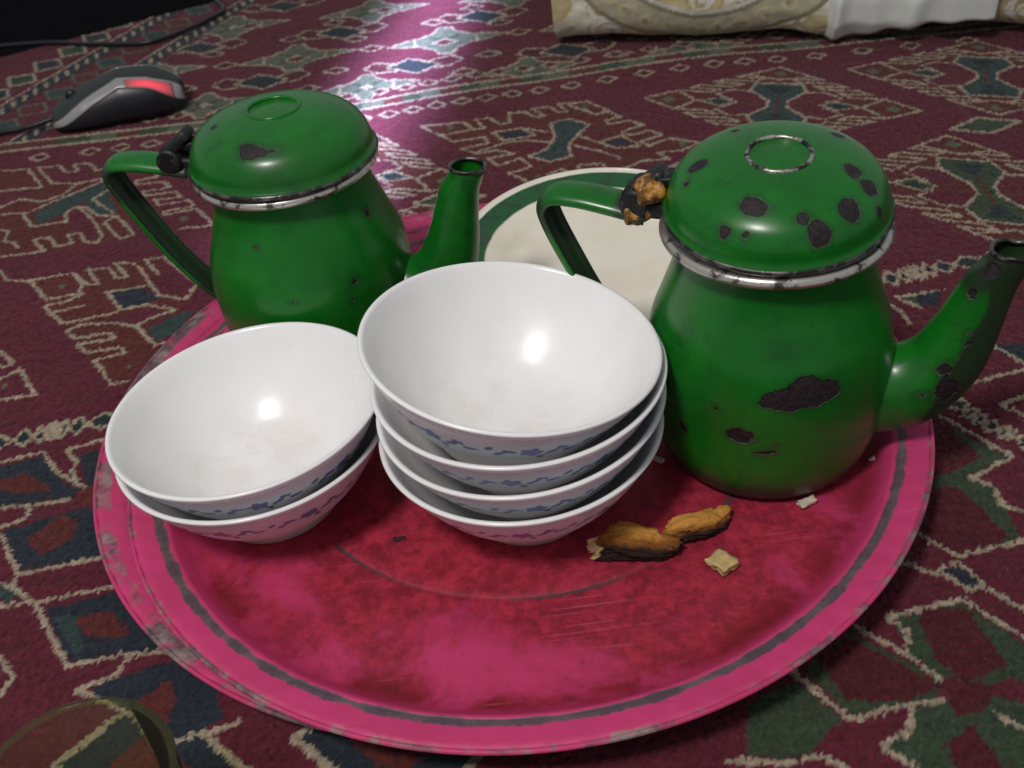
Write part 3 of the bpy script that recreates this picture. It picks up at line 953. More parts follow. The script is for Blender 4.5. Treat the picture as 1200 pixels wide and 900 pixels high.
# chipped spots: x, y, z, radius, widths (teapot space, lid space)
CH_L = [(.0058, -.053, .0689, .0018, 1.2, .8), (-.0092, -.0436, .0958, .0011, 1, 1), (.0352, -.0395, .0712, .0013, 1, 1), (.0417, -.0152, .0965, .0013, 1, 1.5), (.0339, -.0425, .0617, .0013, 1, 1), (.0862, -.0068, .1115, .0018, 1, 1), (.0934, -.0094, .1078, .0022, .8, 1.5)]
CHL_L = [(.0009, -.0359, .019, .003, 2.4, .6), (-.0058, -.0342, .0196, .0021, 1.4, .8), (.0456, -.0029, .0073, .0018, 1, 1), (-.0273, -.0134, .0214, .0013, 1, 1)]
CH_R = [(.0131, -.052, .0674, .0069, 1.5, .75), (.0205, -.0491, .0696, .0073, 1.3, 1.0), (.0261, -.0464, .0699, .0055, 1.2, .9), (.0064, -.0534, .0659, .0033, 1.6, .6), (-.0057, -.0542, .0475, .0052, 1.05, .85), (.0054, -.0539, .0389, .0019, 1.8, .5), (.0093, -.0536, .0437, .0015, .8, 1.2), (-.0162, -.052, .059, .0011, 1, 1), (-.0319, -.0439, .0402, .0023, .8, 1), (.0757, -.0162, .0598, .0035, 1.2, 1), (.0816, -.0133, .0763, .0031, .8, 1.6), (.0778, -.0165, .05, .006, 1, 1.3), (.0803, -.0085, .0963, .0023, 1, 1.3), (.0849, -.0079, .1073, .0034, 1, 1), (.0799, -.0149, .0661, .002, 1, 1.5), (.0689, -.0191, .0472, .004, 1.2, .8), (.0759, -.0104, .0823, .0015, 1, 1)]
CHL_R = [(-.0066, -.032, .0206, .0047, 1.15, .8), (-.0167, -.0392, .0135, .0027, 1, 1), (-.0085, -.0415, .0138, .0017, 1, 1), (.0194, -.0381, .0132, .0051, .9, 1), (.0298, -.0251, .0171, .0048, 1, 1), (.0364, -.0104, .0179, .0039, .8, 1.2), (.0295, -.0049, .0216, .0032, 1, 1), (-.0324, -.0045, .0206, .0036, .8, 1.3), (.0226, .0219, .0211, .003, 1, .8), (-.0362, -.0139, .0172, .0025, .7, 1.2), (.0123, -.0348, .0185, .0013, 1, 1), (.0415, -.0164, .0102, .0025, .7, 1), (-.0202, .0218, .0217, .0015, 1, 1)]


def chipfield(P, chips):
    d = np.full(len(P), .05)
    for x, y, z, r, sx, sz in chips:
        q = np.sqrt(((P[:, 0] - x) / sx) ** 2 + ((P[:, 1] - y) / sx) ** 2 + ((P[:, 2] - z) / sz) ** 2)
        d = np.minimum(d, q - r)
    return d

def make_pot(name, x, y, rz, mat, chips, lidchips, lidtilt, amber, soot, hrot=0.0):
    root = empty(name)
    on_tray(root, x, y, rz)
    def fin(me, ch, sootv):
        P = verts(me)
        attr(me, 'chip', chipfield(P, ch))
        attr(me, 'soot', sootv(P))
        return me
    p = curve(BODY, 90)
    inner = [(r - .0012, z) for r, z in curve(BODY[3:], 30)[::-1]]
    def dent(V):
        r = np.hypot(V[:, 0], V[:, 1])[:, None]
        V[:, :2] *= 1 + .006 * vnoise(V, 22, 11)[:, None] * (r > .02)
        return V
    me = lathe('body', list(p) + [(.0424, .1198)] + inner, 180, dent)
    link('body', fin(me, chips, lambda P: np.clip(1.15 - P[:, 2] / (.024 if amber else .015), 0, 1) * (1.0 if amber else .8) + .30 * np.exp(-(.120 - P[:, 2]) / .006) + .38 * np.exp(-np.hypot(np.maximum(P[:, 0] - .03, 0) - .018, np.hypot(P[:, 1], P[:, 2] - .045) - .021) ** 2 / .006 ** 2) * (P[:, 0] > .035)), mat, root)
    a = np.linspace(0, 2 * PI, 13)
    link('rim_band', lathe('rim_band', [(.0452 + .0028 * math.cos(t), .1198 + .0026 * math.sin(t)) for t in a], 160), M_BAND, root)
    # spout
    path = curve([(.043, 0, .036), (.0610, 0, .041), (.0735, 0, .053), (.0805, 0, .070), (.0850, 0, .088), (.0888, 0, .102), (.0940, 0, .1120)], 40)
    rad = curve([(.0230,), (.0208,), (.0172,), (.0142,), (.0116,), (.0101,), (.0094,)], 40)[:, 0]
    # mouth cut level, walls turned in
    n = 40
    me = tube('spout', list(path) + [path[-1] + (0, 0, .0006)] + list(path[::-1][:14]), list(rad) + [rad[-1] - .0006] + [r_ - .0015 for r_ in rad[::-1][:14]], n, cap=False, sx=.84)
    P = verts(me)
    top = np.clip((P[:, 2] - .101) / .012, 0, 1)
    P[:, 2] -= top * (P[:, 0] - .0940) * -.35      # mouth leans outwards
    if amber:
        P[:, 2] += top * .0022 * vnoise(P * (1, 1, .2), 160, 61) + top * .0012 * vnoise(P * (1, 1, .2), 420, 62)
        P[:, :2] += (top * .0012 * vnoise(P, 120, 63))[:, None]
    me.vertices.foreach_set('co', P.astype(np.float32).ravel())
    inside = np.zeros(len(P)); inside[41 * n:] = 1
    tipz = .1120
    spv = lambda P: np.maximum(inside, np.clip((P[:, 2] - tipz + soot[0]) / .012, 0, 1.0) * .95 + np.clip(soot[1] * (P[:, 0] - (.060 + .32 * (P[:, 2] - .02)) - .15 * np.abs(P[:, 1])) / .012, 0, .95))
    sp = link('spout', fin(me, chips, spv), mat, root)
    c = path[-1]
    t = np.linspace(0, 2 * PI, 48)
    ring = np.stack([c[0] + .0095 * np.cos(t) * .95, .84 * .0095 * np.sin(t), c[2] + .0006 + .35 * .0095 * np.cos(t) - .0012 * np.cos(t) * 3.2 + (.0005 * np.sin(3 * t) + .0003 * np.sin(7 * t + 1) if amber else 0 * t)], 1)
    link('spout_lip', tube('spout_lip', ring, .0010, 8, cap=False), M_LIP, sp)
    # strap handle with curled edges
    hp = curve([(-.050, .1240), (-.066, .1270), (-.081, .1290), (-.0935, .1280), (-.1000, .1205), (-.0985, .1095), (-.0905, .0900), (-.079, .0660), (-.064, .0440), (-.050, .0320)], 70)
    T = np.gradient(hp, axis=0)
    T /= np.linalg.norm(T, axis=1)[:, None]
    N = np.stack([T[:, 1], -T[:, 0]], 1)          # outward side of the strap
    if (N[35] @ (hp[35] - np.array([-.05, .07]))) < 0:
        N = -N
    V = []
    th = np.linspace(-1.75, 1.75, 15)             # half-round section, hollow towards the pot
    for i, (q, nn) in enumerate(zip(hp, N)):
        k_ = 1 - .16 * i / 69
        for th_, wd, dp, o0 in ((th, .0100, .0056, 0.0), (th[::-1], .0088, .0047, -.0013)):
            for a_ in th_:
                o = o0 - dp * k_ * (1 - math.cos(a_)) * .9
                V.append((q[0] + nn[0] * o, wd * k_ * math.sin(a_), q[1] + nn[1] * o))
    F = grid_faces(30, len(hp), True) + [tuple(range(30))[::-1], tuple(range(69 * 30, 70 * 30))]
    me = mesh('handle', V, F)
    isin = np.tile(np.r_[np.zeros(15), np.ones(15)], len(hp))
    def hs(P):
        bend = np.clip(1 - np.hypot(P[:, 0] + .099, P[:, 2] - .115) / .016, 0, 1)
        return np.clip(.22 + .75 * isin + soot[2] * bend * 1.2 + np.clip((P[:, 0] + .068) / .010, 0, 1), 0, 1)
    ho = link('handle', fin(me, chips, hs), mat, root)
    ho.rotation_euler.z = hrot
    if amber:
        ho.scale.x = 1.06
    # hinge
    hg = link('hinge', box('hinge', (-.0525, 0, .1235), (.017, .014, .008), .0025), M_HINGE, root)
    hg.rotation_euler.z = hrot
    link('hinge_barrel', tube('hinge_barrel', [(-.0585, yy, .1270) for yy in (-.0098, -.0097, -.0040, -.0039, .0039, .0040, .0097, .0098)], [.0056, .0062, .0062, .0070, .0070, .0062, .0062, .0056], 20), M_HINGE, hg)
    tk = box('thumb_tab', (-.0535, .0005, .1345), (.0155, .0150, .0060), .0022, Matrix.Rotation(R(-38), 4, 'Y') @ Matrix.Rotation(R(12), 4, 'Z'))
    link('thumb_tab', tk, M_HINGE, hg)
    # lid
    lid = empty('lid')
    lid.parent = root
    lid.matrix_local = Matrix.Translation((0, 0, .1243)) @ lidtilt
    lm = lathe('lid_dome', list(curve(LID, 80)) + [(r, z - .0012) for r, z in curve(LID[:-1], 30)[::-1]], 160, None)
    link('lid_dome', fin(lm, lidchips, lambda P: np.zeros(len(P))), mat, lid)
    link('lid_lip', lathe('lid_lip', [(.0470 + .0016 * math.cos(t), .0002 + .0015 * math.sin(t)) for t in a], 160), M_LIP, lid)
    kr = lathe('knob_ring', [(.0131 + .0010 * math.cos(t), .0249 + .0010 * math.sin(t)) for t in a], 80)
    link('knob_ring', fin(kr, [], lambda P: np.zeros(len(P))), M_STEEL if amber else mat, lid)
    tabm = box('lid_tab', (-.0500, 0, .0070), (.013, .010, .004), .0012, Matrix.Rotation(R(-12), 4, 'Y'))
    link('lid_tab', tabm, M_HINGE, lid).rotation_euler.z = hrot
    if amber:
        bm = bmesh.new()
        bmesh.ops.create_icosphere(bm, subdivisions=4, radius=1)
        me = bpy.data.meshes.new('residue')
        bm.to_mesh(me); bm.free()
        P = verts(me)
        nrm = vnoise(P + 5, 2.2, 21)
        P = P * (1 + .35 * nrm)[:, None] * (.0062, .0085, .0070)
        me.vertices.foreach_set('co', P.astype(np.float32).ravel())
        link('residue', me, M_AMBER, hg).location = (-.0515, -.004, .1330)
        me2 = me.copy()
        link('residue', me2, None, hg).location = (-.0585, -.002, .1215)
    return root

potL = make_pot('teapot', -.1005, .4845, R(-10), M_POT_A, CH_L, CHL_L, Matrix.Rotation(R(1.5), 4, 'Y'), False, (.005, .25, 1.0))
tag(potL, 'green enamel teapot with few chips, behind the stack of two bowls', 'teapot', 'green enamel teapots')
ta = R(-100 + 20)
ax = Vector((-math.sin(ta), math.cos(ta), 0))
piv = Vector((.046 * math.cos(ta), .046 * math.sin(ta), 0))
LT = Matrix.Translation(piv) @ Matrix.Rotation(R(6), 4, ax) @ Matrix.Translation(-piv) @ Matrix.Scale(.965, 4)
potR = make_pot('teapot', .1190, .3635, R(-20), M_POT_B, CH_R, CHL_R, LT, True, (.022, 2.3, .8), R(-6))
tag(potR, 'badly chipped green enamel teapot with black spots on its lid and spout', 'teapot', 'green enamel teapots')

# ================================================================== BOWLS
OUT = [(0, .0018), (.0275, .0018), (.0282, 0), (.0315, 0), (.0320, .0045), (.0345, .0068), (.0410, .0125), (.0490, .0220), (.0562, .0330), (.0614, .0425), (.0632, .0462)]
RIM = [(.0640, .0470), (.0638, .0478), (.0629, .0482), (.0619, .0479), (.0612, .0470)]
INN = [(.0592, .0437), (.0537, .0340), (.0462, .0236), (.0380, .0150), (.0290, .0088), (.015, .0062), (0, .0058)]
def bowl_mesh():
    wall = curve(OUT[5:], 34)
    prof = list(wall) + RIM + list(curve(INN, 40))
    me = lathe('bowl_wall', prof, 360)
    P = verts(me)
    a = np.arctan2(P[:, 1], P[:, 0]); r = np.hypot(P[:, 0], P[:, 1]); z = P[:, 2]
    out = np.zeros(len(P)); out[:34 * 360] = 1
    pr = np.zeros(len(P))
    rr = np.random.default_rng(5)
    u = a * .056
    def ell(cu, cz, la, lb, ang):
        du = (u - cu + PI * .056) % (2 * PI * .056) - PI * .056
        dz = (z - cz) * 1.25
        x = du * math.cos(ang) + dz * math.sin(ang); y = -du * math.sin(ang) + dz * math.cos(ang)
        return np.clip(1.5 - np.sqrt((x / la) ** 2 + (y / lb) ** 2), 0, 1)
    nn = 9
    for i in range(nn):
        cu = 2 * PI * .056 * i / nn - .15 + rr.uniform(-.002, .002)
        for k in range(5):
            t = 2 * PI * k / 5 + i
            pr = np.maximum(pr, ell(cu + .0028 * math.cos(t), .0330 + .0022 * math.sin(t), .0024, .0017, t))
        for du, cz, an, l in ((.0085, .0320, .6, .0030), (.0120, .0350, -.5, .0028), (-.0085, .0335, -.4, .0032), (-.0125, .0310, .7, .0026), (.0165, .0315, .2, .0030), (-.0165, .0350, .9, .0022), (.0045, .0280, -1, .0022)):
            pr = np.maximum(pr, ell(cu + du, cz, l * 1.15, .0016, an))
    pr = np.maximum(pr, np.clip(1.4 - np.abs(z - .0437) / .00055, 0, 1) * .62)
    attr(me, 'print', pr * out)
    attr(me, 'tint', np.clip((z - .022) / .004, 0, 1) * np.clip((.0445 - z) / .001, 0, 1) * out)
    return me
BM = bowl_mesh()
BM.materials.append(M_BOWL)
BM.polygons.foreach_set('use_smooth', [True] * len(BM.polygons))
FM = lathe('foot_ring', OUT[:6] + [(.0300, .0078), (.02, .0074), (0, .0072)][:0] , 96)
attr(FM, 'print', np.zeros(len(FM.vertices)))
attr(FM, 'tint', np.zeros(len(FM.vertices)))
FM.materials.append(M_BOWL)
FM.polygons.foreach_set('use_smooth', [True] * len(FM.polygons))

def bowl(x, y, z, rz, tx, ty, label, group):
    root = empty('bowl')
    # a bowl slides in the one below about the middle of its round wall
    pv = Matrix.Translation((0, 0, .060))
    on_tray(root, x, y, 0, z, pv @ Matrix.Rotation(tx, 4, 'X') @ Matrix.Rotation(ty, 4, 'Y') @ pv.inverted() @ Matrix.Rotation(rz, 4, 'Z'))
    for nm, m in (('bowl_wall', BM), ('foot_ring', FM)):
        o = bpy.data.objects.new(nm, m)
        C.objects.link(o)
        o.parent = root
    return tag(root, label, 'bowl', group)

ST = .0152
BR = (.0045, .3425)
g4, g2 = 'stack of four bowls', 'stack of two bowls'
bowl(BR[0] - .002, BR[1], 0, .3, 0, 0, 'lowest white bowl of the stack of four, standing on the tray', g4)
bowl(BR[0] - .001, BR[1], ST, 1.1, R(.5), R(-1.5), 'second bowl up in the stack of four, pale and plain', g4)
bowl(BR[0], BR[1], 2 * ST, 2.4, 0, R(.5), 'third bowl up in the stack of four, blue sprigs below its rim', g4)
bowl(BR[0] + .001, BR[1], 3 * ST, 4.0, R(-1), R(10), 'topmost white bowl of the stack of four, tipped and empty', g4)
BL = (-.1215, .3645)
bowl(*BL, 0, .9, 0, 0, 'lower bowl of the stack of two, blue sprigs on its pinkish wall', g2)
bowl(*BL, ST * .88, 2.0, R(-1), R(-1.5), 'upper white bowl of the stack of two, empty and clean inside', g2)

# ================================================================== PLATE
plate = empty('enamel_plate')
plate.matrix_world = Matrix.Translation((.062, .521, .0195)) @ Matrix.Rotation(R(4.5), 4, 'X') @ Matrix.Scale(.93, 4)
PO = [(0, 0), (.050, 0), (.060, .0012), (.068, .0060), (.076, .0105), (.086, .0128), (.0935, .0140)]
PT = [(.0935, .0155), (.086, .0142), (.076, .0120), (.067, .0078), (.059, .0030), (.050, .0018), (.02, .0016), (0, .0016)]
link('plate_body', lathe('plate_body', PO + list(curve(PT, 40)), 180), M_PLATE, plate)
a = np.linspace(0, 2 * PI, 11)
link('rolled_edge', lathe('rolled_edge', [(.0938 + .0013 * math.cos(t), .0148 + .0012 * math.sin(t)) for t in a], 180), M_PLATE, plate)
tag(plate, 'cream enamel plate with a green band, behind the bowls between the teapots', 'plate')

# ================================================================== BREAD
def crust(name, p, size, rz, bend, seed, burn, label, tipcrumb=0.0):
    bm = bmesh.new()
    bmesh.ops.create_icosphere(bm, subdivisions=5, radius=1)
    me = bpy.data.meshes.new(name)
    bm.to_mesh(me); bm.free()
    P = verts(me)
    U = P.copy()
    n = vnoise(U + seed, 1.7, seed) * .30 + vnoise(U + seed, 4.5, seed + 1) * .14 + vnoise(U + seed, 9, seed + 2) * .10 + vnoise(U + seed, 20, seed + 5) * .05
    P = P * (1 + n)[:, None]
    P[:, 0] = np.sign(P[:, 0]) * np.abs(P[:, 0]) ** .85
    P *= size
    P[:, 1] += bend * (P[:, 0] / size[0]) ** 2
    P[:, 2] += size[2] * .35 * np.sin(U[:, 0] * 4 + seed)
    P[:, 2] = np.maximum(P[:, 2], -size[2] * .55)
    P[:, 2] -= P[:, 2].min()
    me.vertices.foreach_set('co', P.astype(np.float32).ravel())
    attr(me, 'burn', np.clip(burn - U[:, 2] * .75 - U[:, 1] * .35, 0, 1.3))
    attr(me, 'crumb', np.clip((-U[:, 0] - .58) * 4 * tipcrumb, 0, 1))
    o = link(name, me, M_BREAD)
    on_tray(o, p[0], p[1], rz)
    return tag(o, label, 'bread', 'bread scraps on the tray')
crust('bread_crust', (.0470, .3015), (.0210, .0078, .0060), R(-8), -.002, 3, .95, 'curled golden bread crust, burnt black below, lying in front of the teapot', 1.0)
crust('bread_crust', (.0770, .3085), (.0160, .0064, .0050), R(18), .002, 9, .62, 'brown bread crust end touching the burnt crust, nearer the teapot')

def crumb(p, size, rz, seed, col, label):
    bm = bmesh.new()
    bmesh.ops.create_cube(bm, size=2)
    bmesh.ops.subdivide_edges(bm, edges=bm.edges[:], cuts=5, use_grid_fill=True)
    me = bpy.data.meshes.new('bread_crumb')
    bm.to_mesh(me); bm.free()
    P = verts(me)
    P = P * (1 + .35 * vnoise(P + seed, 1.1, seed) + .12 * vnoise(P + seed, 3, seed))[:, None] * size
    P[:, 2] -= P[:, 2].min()
    me.vertices.foreach_set('co', P.astype(np.float32).ravel())
    o = link('bread_crumb', me, m_crumb(col))
    on_tray(o, p[0], p[1], rz)
    return tag(o, label, 'crumb', 'bread scraps on the tray')
crumb((.0810, .2850), (.0046, .0048, .0022), R(35), 4, (.62, .46, .20), 'small square yellow crumb lying apart on the pressed ring of the tray')
crumb((.1270, .3150), (.0042, .0022, .0012), R(20), 6, (.70, .62, .45), 'whitish flake at the foot of the chipped teapot')
crumb((.1660, .3380), (.0028, .0012, .0008), R(40), 8, (.70, .60, .55), 'tiny pale flake under the spout of the chipped teapot')
crumb((.0660, .3560), (.0030, .0010, .0007), R(-40), 12, (.60, .50, .45), 'thin pale sliver between the stack of four bowls and the chipped teapot')

bm = bmesh.new()
bmesh.ops.create_icosphere(bm, subdivisions=3, radius=1)
me = bpy.data.meshes.new('tea_leaf')
bm.to_mesh(me); bm.free()
P = verts(me)
P = P * (1 + .3 * vnoise(P + 3, 1.6, 77))[:, None] * (.0032, .0012, .0006)
P[:, 1] += .0010 * np.sin(P[:, 0] * 900)
P[:, 2] -= P[:, 2].min()
me.vertices.foreach_set('co', P.astype(np.float32).ravel())
tlf = link('tea_leaf', me, plain('tea_leaf', (.020, .010, .012), .8).m)
on_tray(tlf, -.0600, .3250, R(-25))
tag(tlf, 'dark dried tea leaf on the tray between the two stacks of bowls', 'tea leaf')

# ================================================================== GLASS
def m_glass(body):
    t = NT('clear_glass')
    tr = t.new('ShaderNodeBsdfTransparent'); t.set(tr.inputs[0], (.90, .91, .80))
    gl_ = t.new('ShaderNodeBsdfGlossy'); gl_.inputs['Roughness'].default_value = .08
    df = t.new('ShaderNodeBsdfDiffuse'); t.set(df.inputs[0], (.30, .32, .20))
    lw_ = t.new('ShaderNodeLayerWeight'); lw_.inputs[0].default_value = .08
    m1 = t.new('ShaderNodeMixShader'); m2 = t.new('ShaderNodeMixShader')
    m1.inputs[0].default_value = body
    t.t.links.new(tr.outputs[0], m1.inputs[1]); t.t.links.new(df.outputs[0], m1.inputs[2])
    t.t.links.new(lw_.outputs['Fresnel'], m2.inputs[0]); t.t.links.new(m1.outputs[0], m2.inputs[1]); t.t.links.new(gl_.outputs[0], m2.inputs[2])
    t.t.links.new(m2.outputs[0], t.out.inputs['Surface'])
    return t.m
GP = [(0, 0), (.0235, 0), (.0250, .0012), (.0270, .018), (.0300, .050), (.0328, .0785), (.0327, .0797), (.0320, .0800), (.0313, .0795),
      (.0285, .050), (.0254, .018), (.0225, .0080), (.018, .0065), (0, .0062)]
gl = empty('drinking_glass', (-.1500, .1745, .0008))
link('glass_wall', lathe('glass_wall', [tuple(q) for q in GP], 128), m_glass(.05), gl)
a = np.linspace(0, 2 * PI, 13)
link('rim', lathe('rim', [(.0318 + .0013 * math.cos(t), .0796 + .0011 * math.sin(t)) for t in a], 128), m_glass(.05), gl)
tag(gl, 'empty clear glass tumbler standing on the carpet in front of the trays', 'glass')

# ================================================================== MOUSE
mroot = empty('computer_mouse', (-.318, .884, .0006), R(12))
tag(mroot, 'dark computer mouse with silver side and red light, lying on the carpet', 'mouse')
M_MTOP = plain('mouse_top', (.020, .026, .024), .55).m
M_MSIDE = plain('mouse_black', (.006, .006, .009), .35).m
M_MSTRIP = plain('mouse_silver', (.36, .35, .34), .22, .35).m
tl = NT('mouse_light')
tl.P(Base_Color=(.25, .10, .10), Roughness=.3, Emission_Color=(1, .03, .08, 1), Emission_Strength=tl.math('MULTIPLY', tl.attr('glow'), .8))
def mouse_pt(s, ph, k=1.0):
    x = (s - .5) * .118
    e = max(0.0, 1 - abs(2 * s - 1) ** 3.2) ** (1 / 3.2)
    hh = np.interp(s, [0, .25, .55, .8, 1], [.016, .026, .035, .033, .024]) * (e ** .7)
    wy = np.interp(s, [0, .3, .6, 1], [.029, .0275, .029, .030]) * e
    cy, sy = math.cos(ph), math.sin(ph)
    return (x * (1 + (k - 1) * .3), -math.copysign(abs(cy) ** .75, cy) * wy * k, .002 + (abs(sy) ** .80) * hh * k)
def fa(s): return float(np.interp(s, [0, .12, .35, .55, .75, .9, 1], [.10, .22, .62, .86, .72, .42, .20]))
def fb(s): return fa(s) + float(np.interp(s, [0, .2, .5, .8, .93, 1], [.35, .42, .36, .46, .80, .9]))
def patch(name, lo_, hi_, mat, k, s0=0.004, s1=.985, nu=48, nv=12, parent=None):
    V = []
    for s in np.linspace(s0, s1, nu):
        for u in np.linspace(0, 1, nv):
            V.append(mouse_pt(s, lo_(s) + (hi_(s) - lo_(s)) * u, k))
    F = []
    for i in range(nu - 1):
        for j in range(nv - 1):
            q = i * nv + j
            F.append((q, q + nv, q + nv + 1, q + 1))
    me = mesh(name, V, F)
    gu, gv = np.meshgrid(np.linspace(-1, 1, nu), np.linspace(-1, 1, nv), indexing='ij')
    attr(me, 'glow', ((1 - gu ** 2) * (1 - .8 * gv ** 2)).ravel())
    o = link(name, me, mat, parent or mroot)
    md = o.modifiers.new('thickness', 'SOLIDIFY')
    md.thickness = .0012
    md.offset = -1
    return o
patch('lower_shell', lambda s: 0, lambda s: PI, M_MSIDE, .975, nv=40)
patch('top_shell', fb, lambda s: PI - fb(s), M_MTOP, 1.0, nv=24)
patch('side_strip', fa, fb, M_MSTRIP, 1.015)
patch('side_strip', lambda s: PI - fb(s), lambda s: PI - fa(s), M_MSTRIP, 1.015)
patch('light_window', lambda s: fa(s) + .02, lambda s: fb(s) - .07 - .03, tl.m, 1.02, .60, .92, 24)
bp = [mouse_pt(s, 0, .97)[:2] for s in np.linspace(0, 1, 30)] + [mouse_pt(s, PI, .97)[:2] for s in np.linspace(1, 0, 30)]
link('base_plate', mesh('base_plate', [(x, y, .0022) for x, y in bp], [tuple(range(60))]), M_MSIDE, mroot, False)
link('scroll_wheel', tube('scroll_wheel', [(-.036, yy, .0235) for yy in np.linspace(-.0035, .0035, 5)], [.0040, .0055, .0058, .0055, .0040], 20), M_MSIDE, mroot)
cab = curve([(-.372, .872, .008), (-.400, .866, .004), (-.44, .868, .0025), (-.52, .90, .0025), (-.60, .96, .0025), (-.62, 1.03, .0025), (-.56, 1.085, .0025), (-.4507, 1.0835, .0025), (-.3927, 1.0644, .0025),
             (-.3338, 1.0492, .0025), (-.3003, 1.0669, .0025), (-.2742, 1.0981, .0025), (-.2622, 1.1248, .0025), (-.2799, 1.1662, .0025), (-.31, 1.24, .0025)], 160)
inv = (Matrix.Translation((-.318, .884, .0006)) @ Matrix.Rotation(R(12), 4, 'Z')).inverted()
cab = [tuple(inv @ Vector(p)) for p in cab]
link('cable', tube('cable', cab, .0022, 10), M_MSIDE, mroot)

# ================================================================== MATTRESS
ma = math.atan2(-.094, .400)
mat_root = empty('brocade_mattress', (.0752, .9210, 0), ma)
tag(mat_root, 'cream and gold brocade mattress edge with a white cloth fold', 'mattress')
LEN = .62
def zb(x):   # lower edge of the front, wavy
    return np.interp(x, [0, .05, .10, .14, .20, .245, .29, .36, .375, .42, .62], [.0015, .006, .0030, .0025, .0075, .001, .014, .024, .006, .004, .004])
nX = 420
sec = np.vstack([curve([(.018, .000), (.004, .006), (-.006, .020), (-.009, .040), (-.006, .065), (.004, .088), (.022, .104), (.05, .110)], 96),
                 curve([(.05, .110), (.12, .112), (.20, .112), (.28, .108), (.30, .08), (.30, .03), (.29, .0)], 28)[1:]])
nS = len(sec)
sl = np.r_[0, np.cumsum(np.linalg.norm(np.diff(sec, axis=0), axis=1))]
xs = np.linspace(0, LEN, nX)
SX, SS = np.meshgrid(xs, sl)
VY_ = np.repeat(sec[:, 0][:, None], nX, 1)
VZ_ = np.repeat(sec[:, 1][:, None], nX, 1)
VZ_ = zb(SX) + VZ_ * (.112 - zb(SX)) / .112
Pn = np.stack([SX.ravel(), SS.ravel(), 0 * SX.ravel()], 1)
wr = (.0060 * vnoise(Pn * (1, .5, 1), 16, 31) + .0030 * vnoise(Pn * (1, .35, 1), 48, 32) + .0007 * vnoise(Pn, 130, 33)).reshape(SX.shape)
VY_ = VY_ + wr * (SS < .2)
VZ_ = VZ_ + np.where(SS > .12, wr, 0)
VX_ = SX.copy()
# brocade design
pat = np.empty(SX.shape + (3,))
pat[:] = (.58, .50, .26)
gold = np.full(SX.shape, .55)
f1 = vnoise(Pn, 38, 41).reshape(SX.shape)
pat[f1 > .12] = (.74, .72, .58)
rr = np.random.default_rng(12)
for k in range(120):
    cx_, cs_ = rr.uniform(0, LEN), rr.uniform(.005, .20)
    r0, ph0, sg = rr.uniform(.010, .022), rr.uniform(0, 2 * PI), rr.choice([-1, 1])
    d = np.hypot(SX - cx_, SS - cs_); an = np.arctan2(SS - cs_, SX - cx_) * sg
    sp_ = (d - r0 * .35 - r0 * .5 * ((an + ph0) % (2 * PI)) / (2 * PI))
    m = (np.abs(sp_) < .0022 + .0018 * np.cos(an + ph0)) & (d < r0)
    pat[m] = (.86, .85, .78)
    pat[(np.abs(np.abs(sp_) - .0042) < .0006) & (d < r0)] = (.34, .28, .12)
    gold[m] = .1
for cxm in (.135, .52):
    q = np.hypot((SX - cxm) / .122, (SS - .108) / .098)
    ring = (q < 1.0) & (q > .70)
    pat[ring] = (.42, .40, .29)
    pat[(q <= .70) & (q > .64)] = (.62, .62, .57)
    pat[(np.abs(q - 1.0) < .02) | (np.abs(q - .70) < .02)] = (.22, .20, .13)
    for k in range(30):
        a_ = 2 * PI * k / 30
        cx_, cs_ = cxm + .122 * .85 * math.cos(a_), .108 + .098 * .85 * math.sin(a_)
        d = np.hypot(SX - cx_, SS - cs_); an = np.arctan2(SS - cs_, SX - cx_)
        m = np.abs(d - .003 - .006 * ((an + a_ * 3) % (2 * PI)) / (2 * PI)) < .0011
        pat[m] = (.56, .50, .30)
        m = (d < .0022)
        pat[m] = (.30, .25, .08); gold[m] = 1
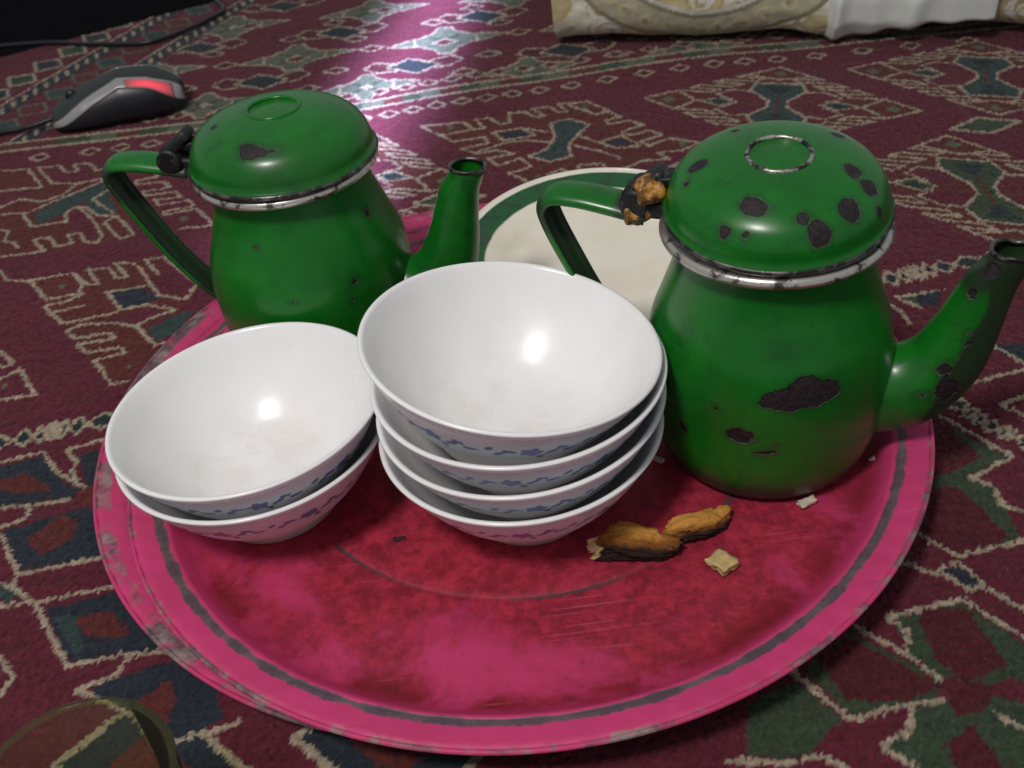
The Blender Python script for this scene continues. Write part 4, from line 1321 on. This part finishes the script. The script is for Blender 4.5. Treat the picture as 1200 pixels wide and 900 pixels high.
me = mesh('cover', np.stack([VX_.ravel(), VY_.ravel(), VZ_.ravel()], 1), grid_faces(nX, nS))
colattr(me, 'pattern', pat.reshape(-1, 3))
attr(me, 'gold', gold.ravel())
M_BRO = m_brocade()
link('cover', me, M_BRO, mat_root)
# left end, gently bulged
V = [(0 + float(VX_[i, 0]), VY_[i, 0], VZ_[i, 0]) for i in range(nS)]
F = []
for q_ in (.8, .5, .2):
    V += [(-.008 * (1 - q_), .15 + (VY_[i, 0] - .15) * q_, .055 + (VZ_[i, 0] - .055) * q_) for i in range(nS)]
V.append((-.008, .15, .055))
for l in range(3):
    for i in range(nS - 1):
        F.append((l * nS + i, l * nS + i + 1, (l + 1) * nS + i + 1, (l + 1) * nS + i))
for i in range(nS - 1):
    F.append((3 * nS + i, 3 * nS + i + 1, 4 * nS))
me = mesh('end_panel', V, F)
colattr(me, 'pattern', np.tile((.60, .55, .36), (len(V), 1)))
attr(me, 'gold', np.full(len(V), .5))
link('end_panel', me, M_BRO, mat_root)
# white cloth fold over the front
nX2, nS2 = 120, 40
V = []
for j in range(nS2):
    s = j / (nS2 - 1)
    for i in range(nX2):
        x = .222 + .150 * i / (nX2 - 1)
        b = float(np.interp(x, [.222, .240, .252, .285, .33, .372], [.006, .0015, .0012, .012, .0185, .0215]))
        z = b + (.118 - b) * s
        y0 = float(np.interp(z, [0, .006, .020, .040, .065, .088, .104, .12], [.014, .002, -.008, -.011, -.008, .002, .018, .10]))
        fold = .003 * math.sin(x * 210 + 3 * s) * (1 - .4 * s) + .006 * math.exp(-((x - .243 - .010 * s) / .006) ** 2) + .004 * math.exp(-((x - .30 - .05 * s) / .012) ** 2) + .003 * math.exp(-((x - .35) / .01) ** 2)
        tk_ = min(1, (x - .222) / .022) ** 1.5 * 1.0
        V.append((x, y0 + .006 - (.0115 + fold) * tk_, z))
ws = mesh('white_fold', V, grid_faces(nX2, nS2))
wo = link('white_fold', ws, m_satin(), mat_root)
md = wo.modifiers.new('thickness', 'SOLIDIFY')
md.thickness = .002
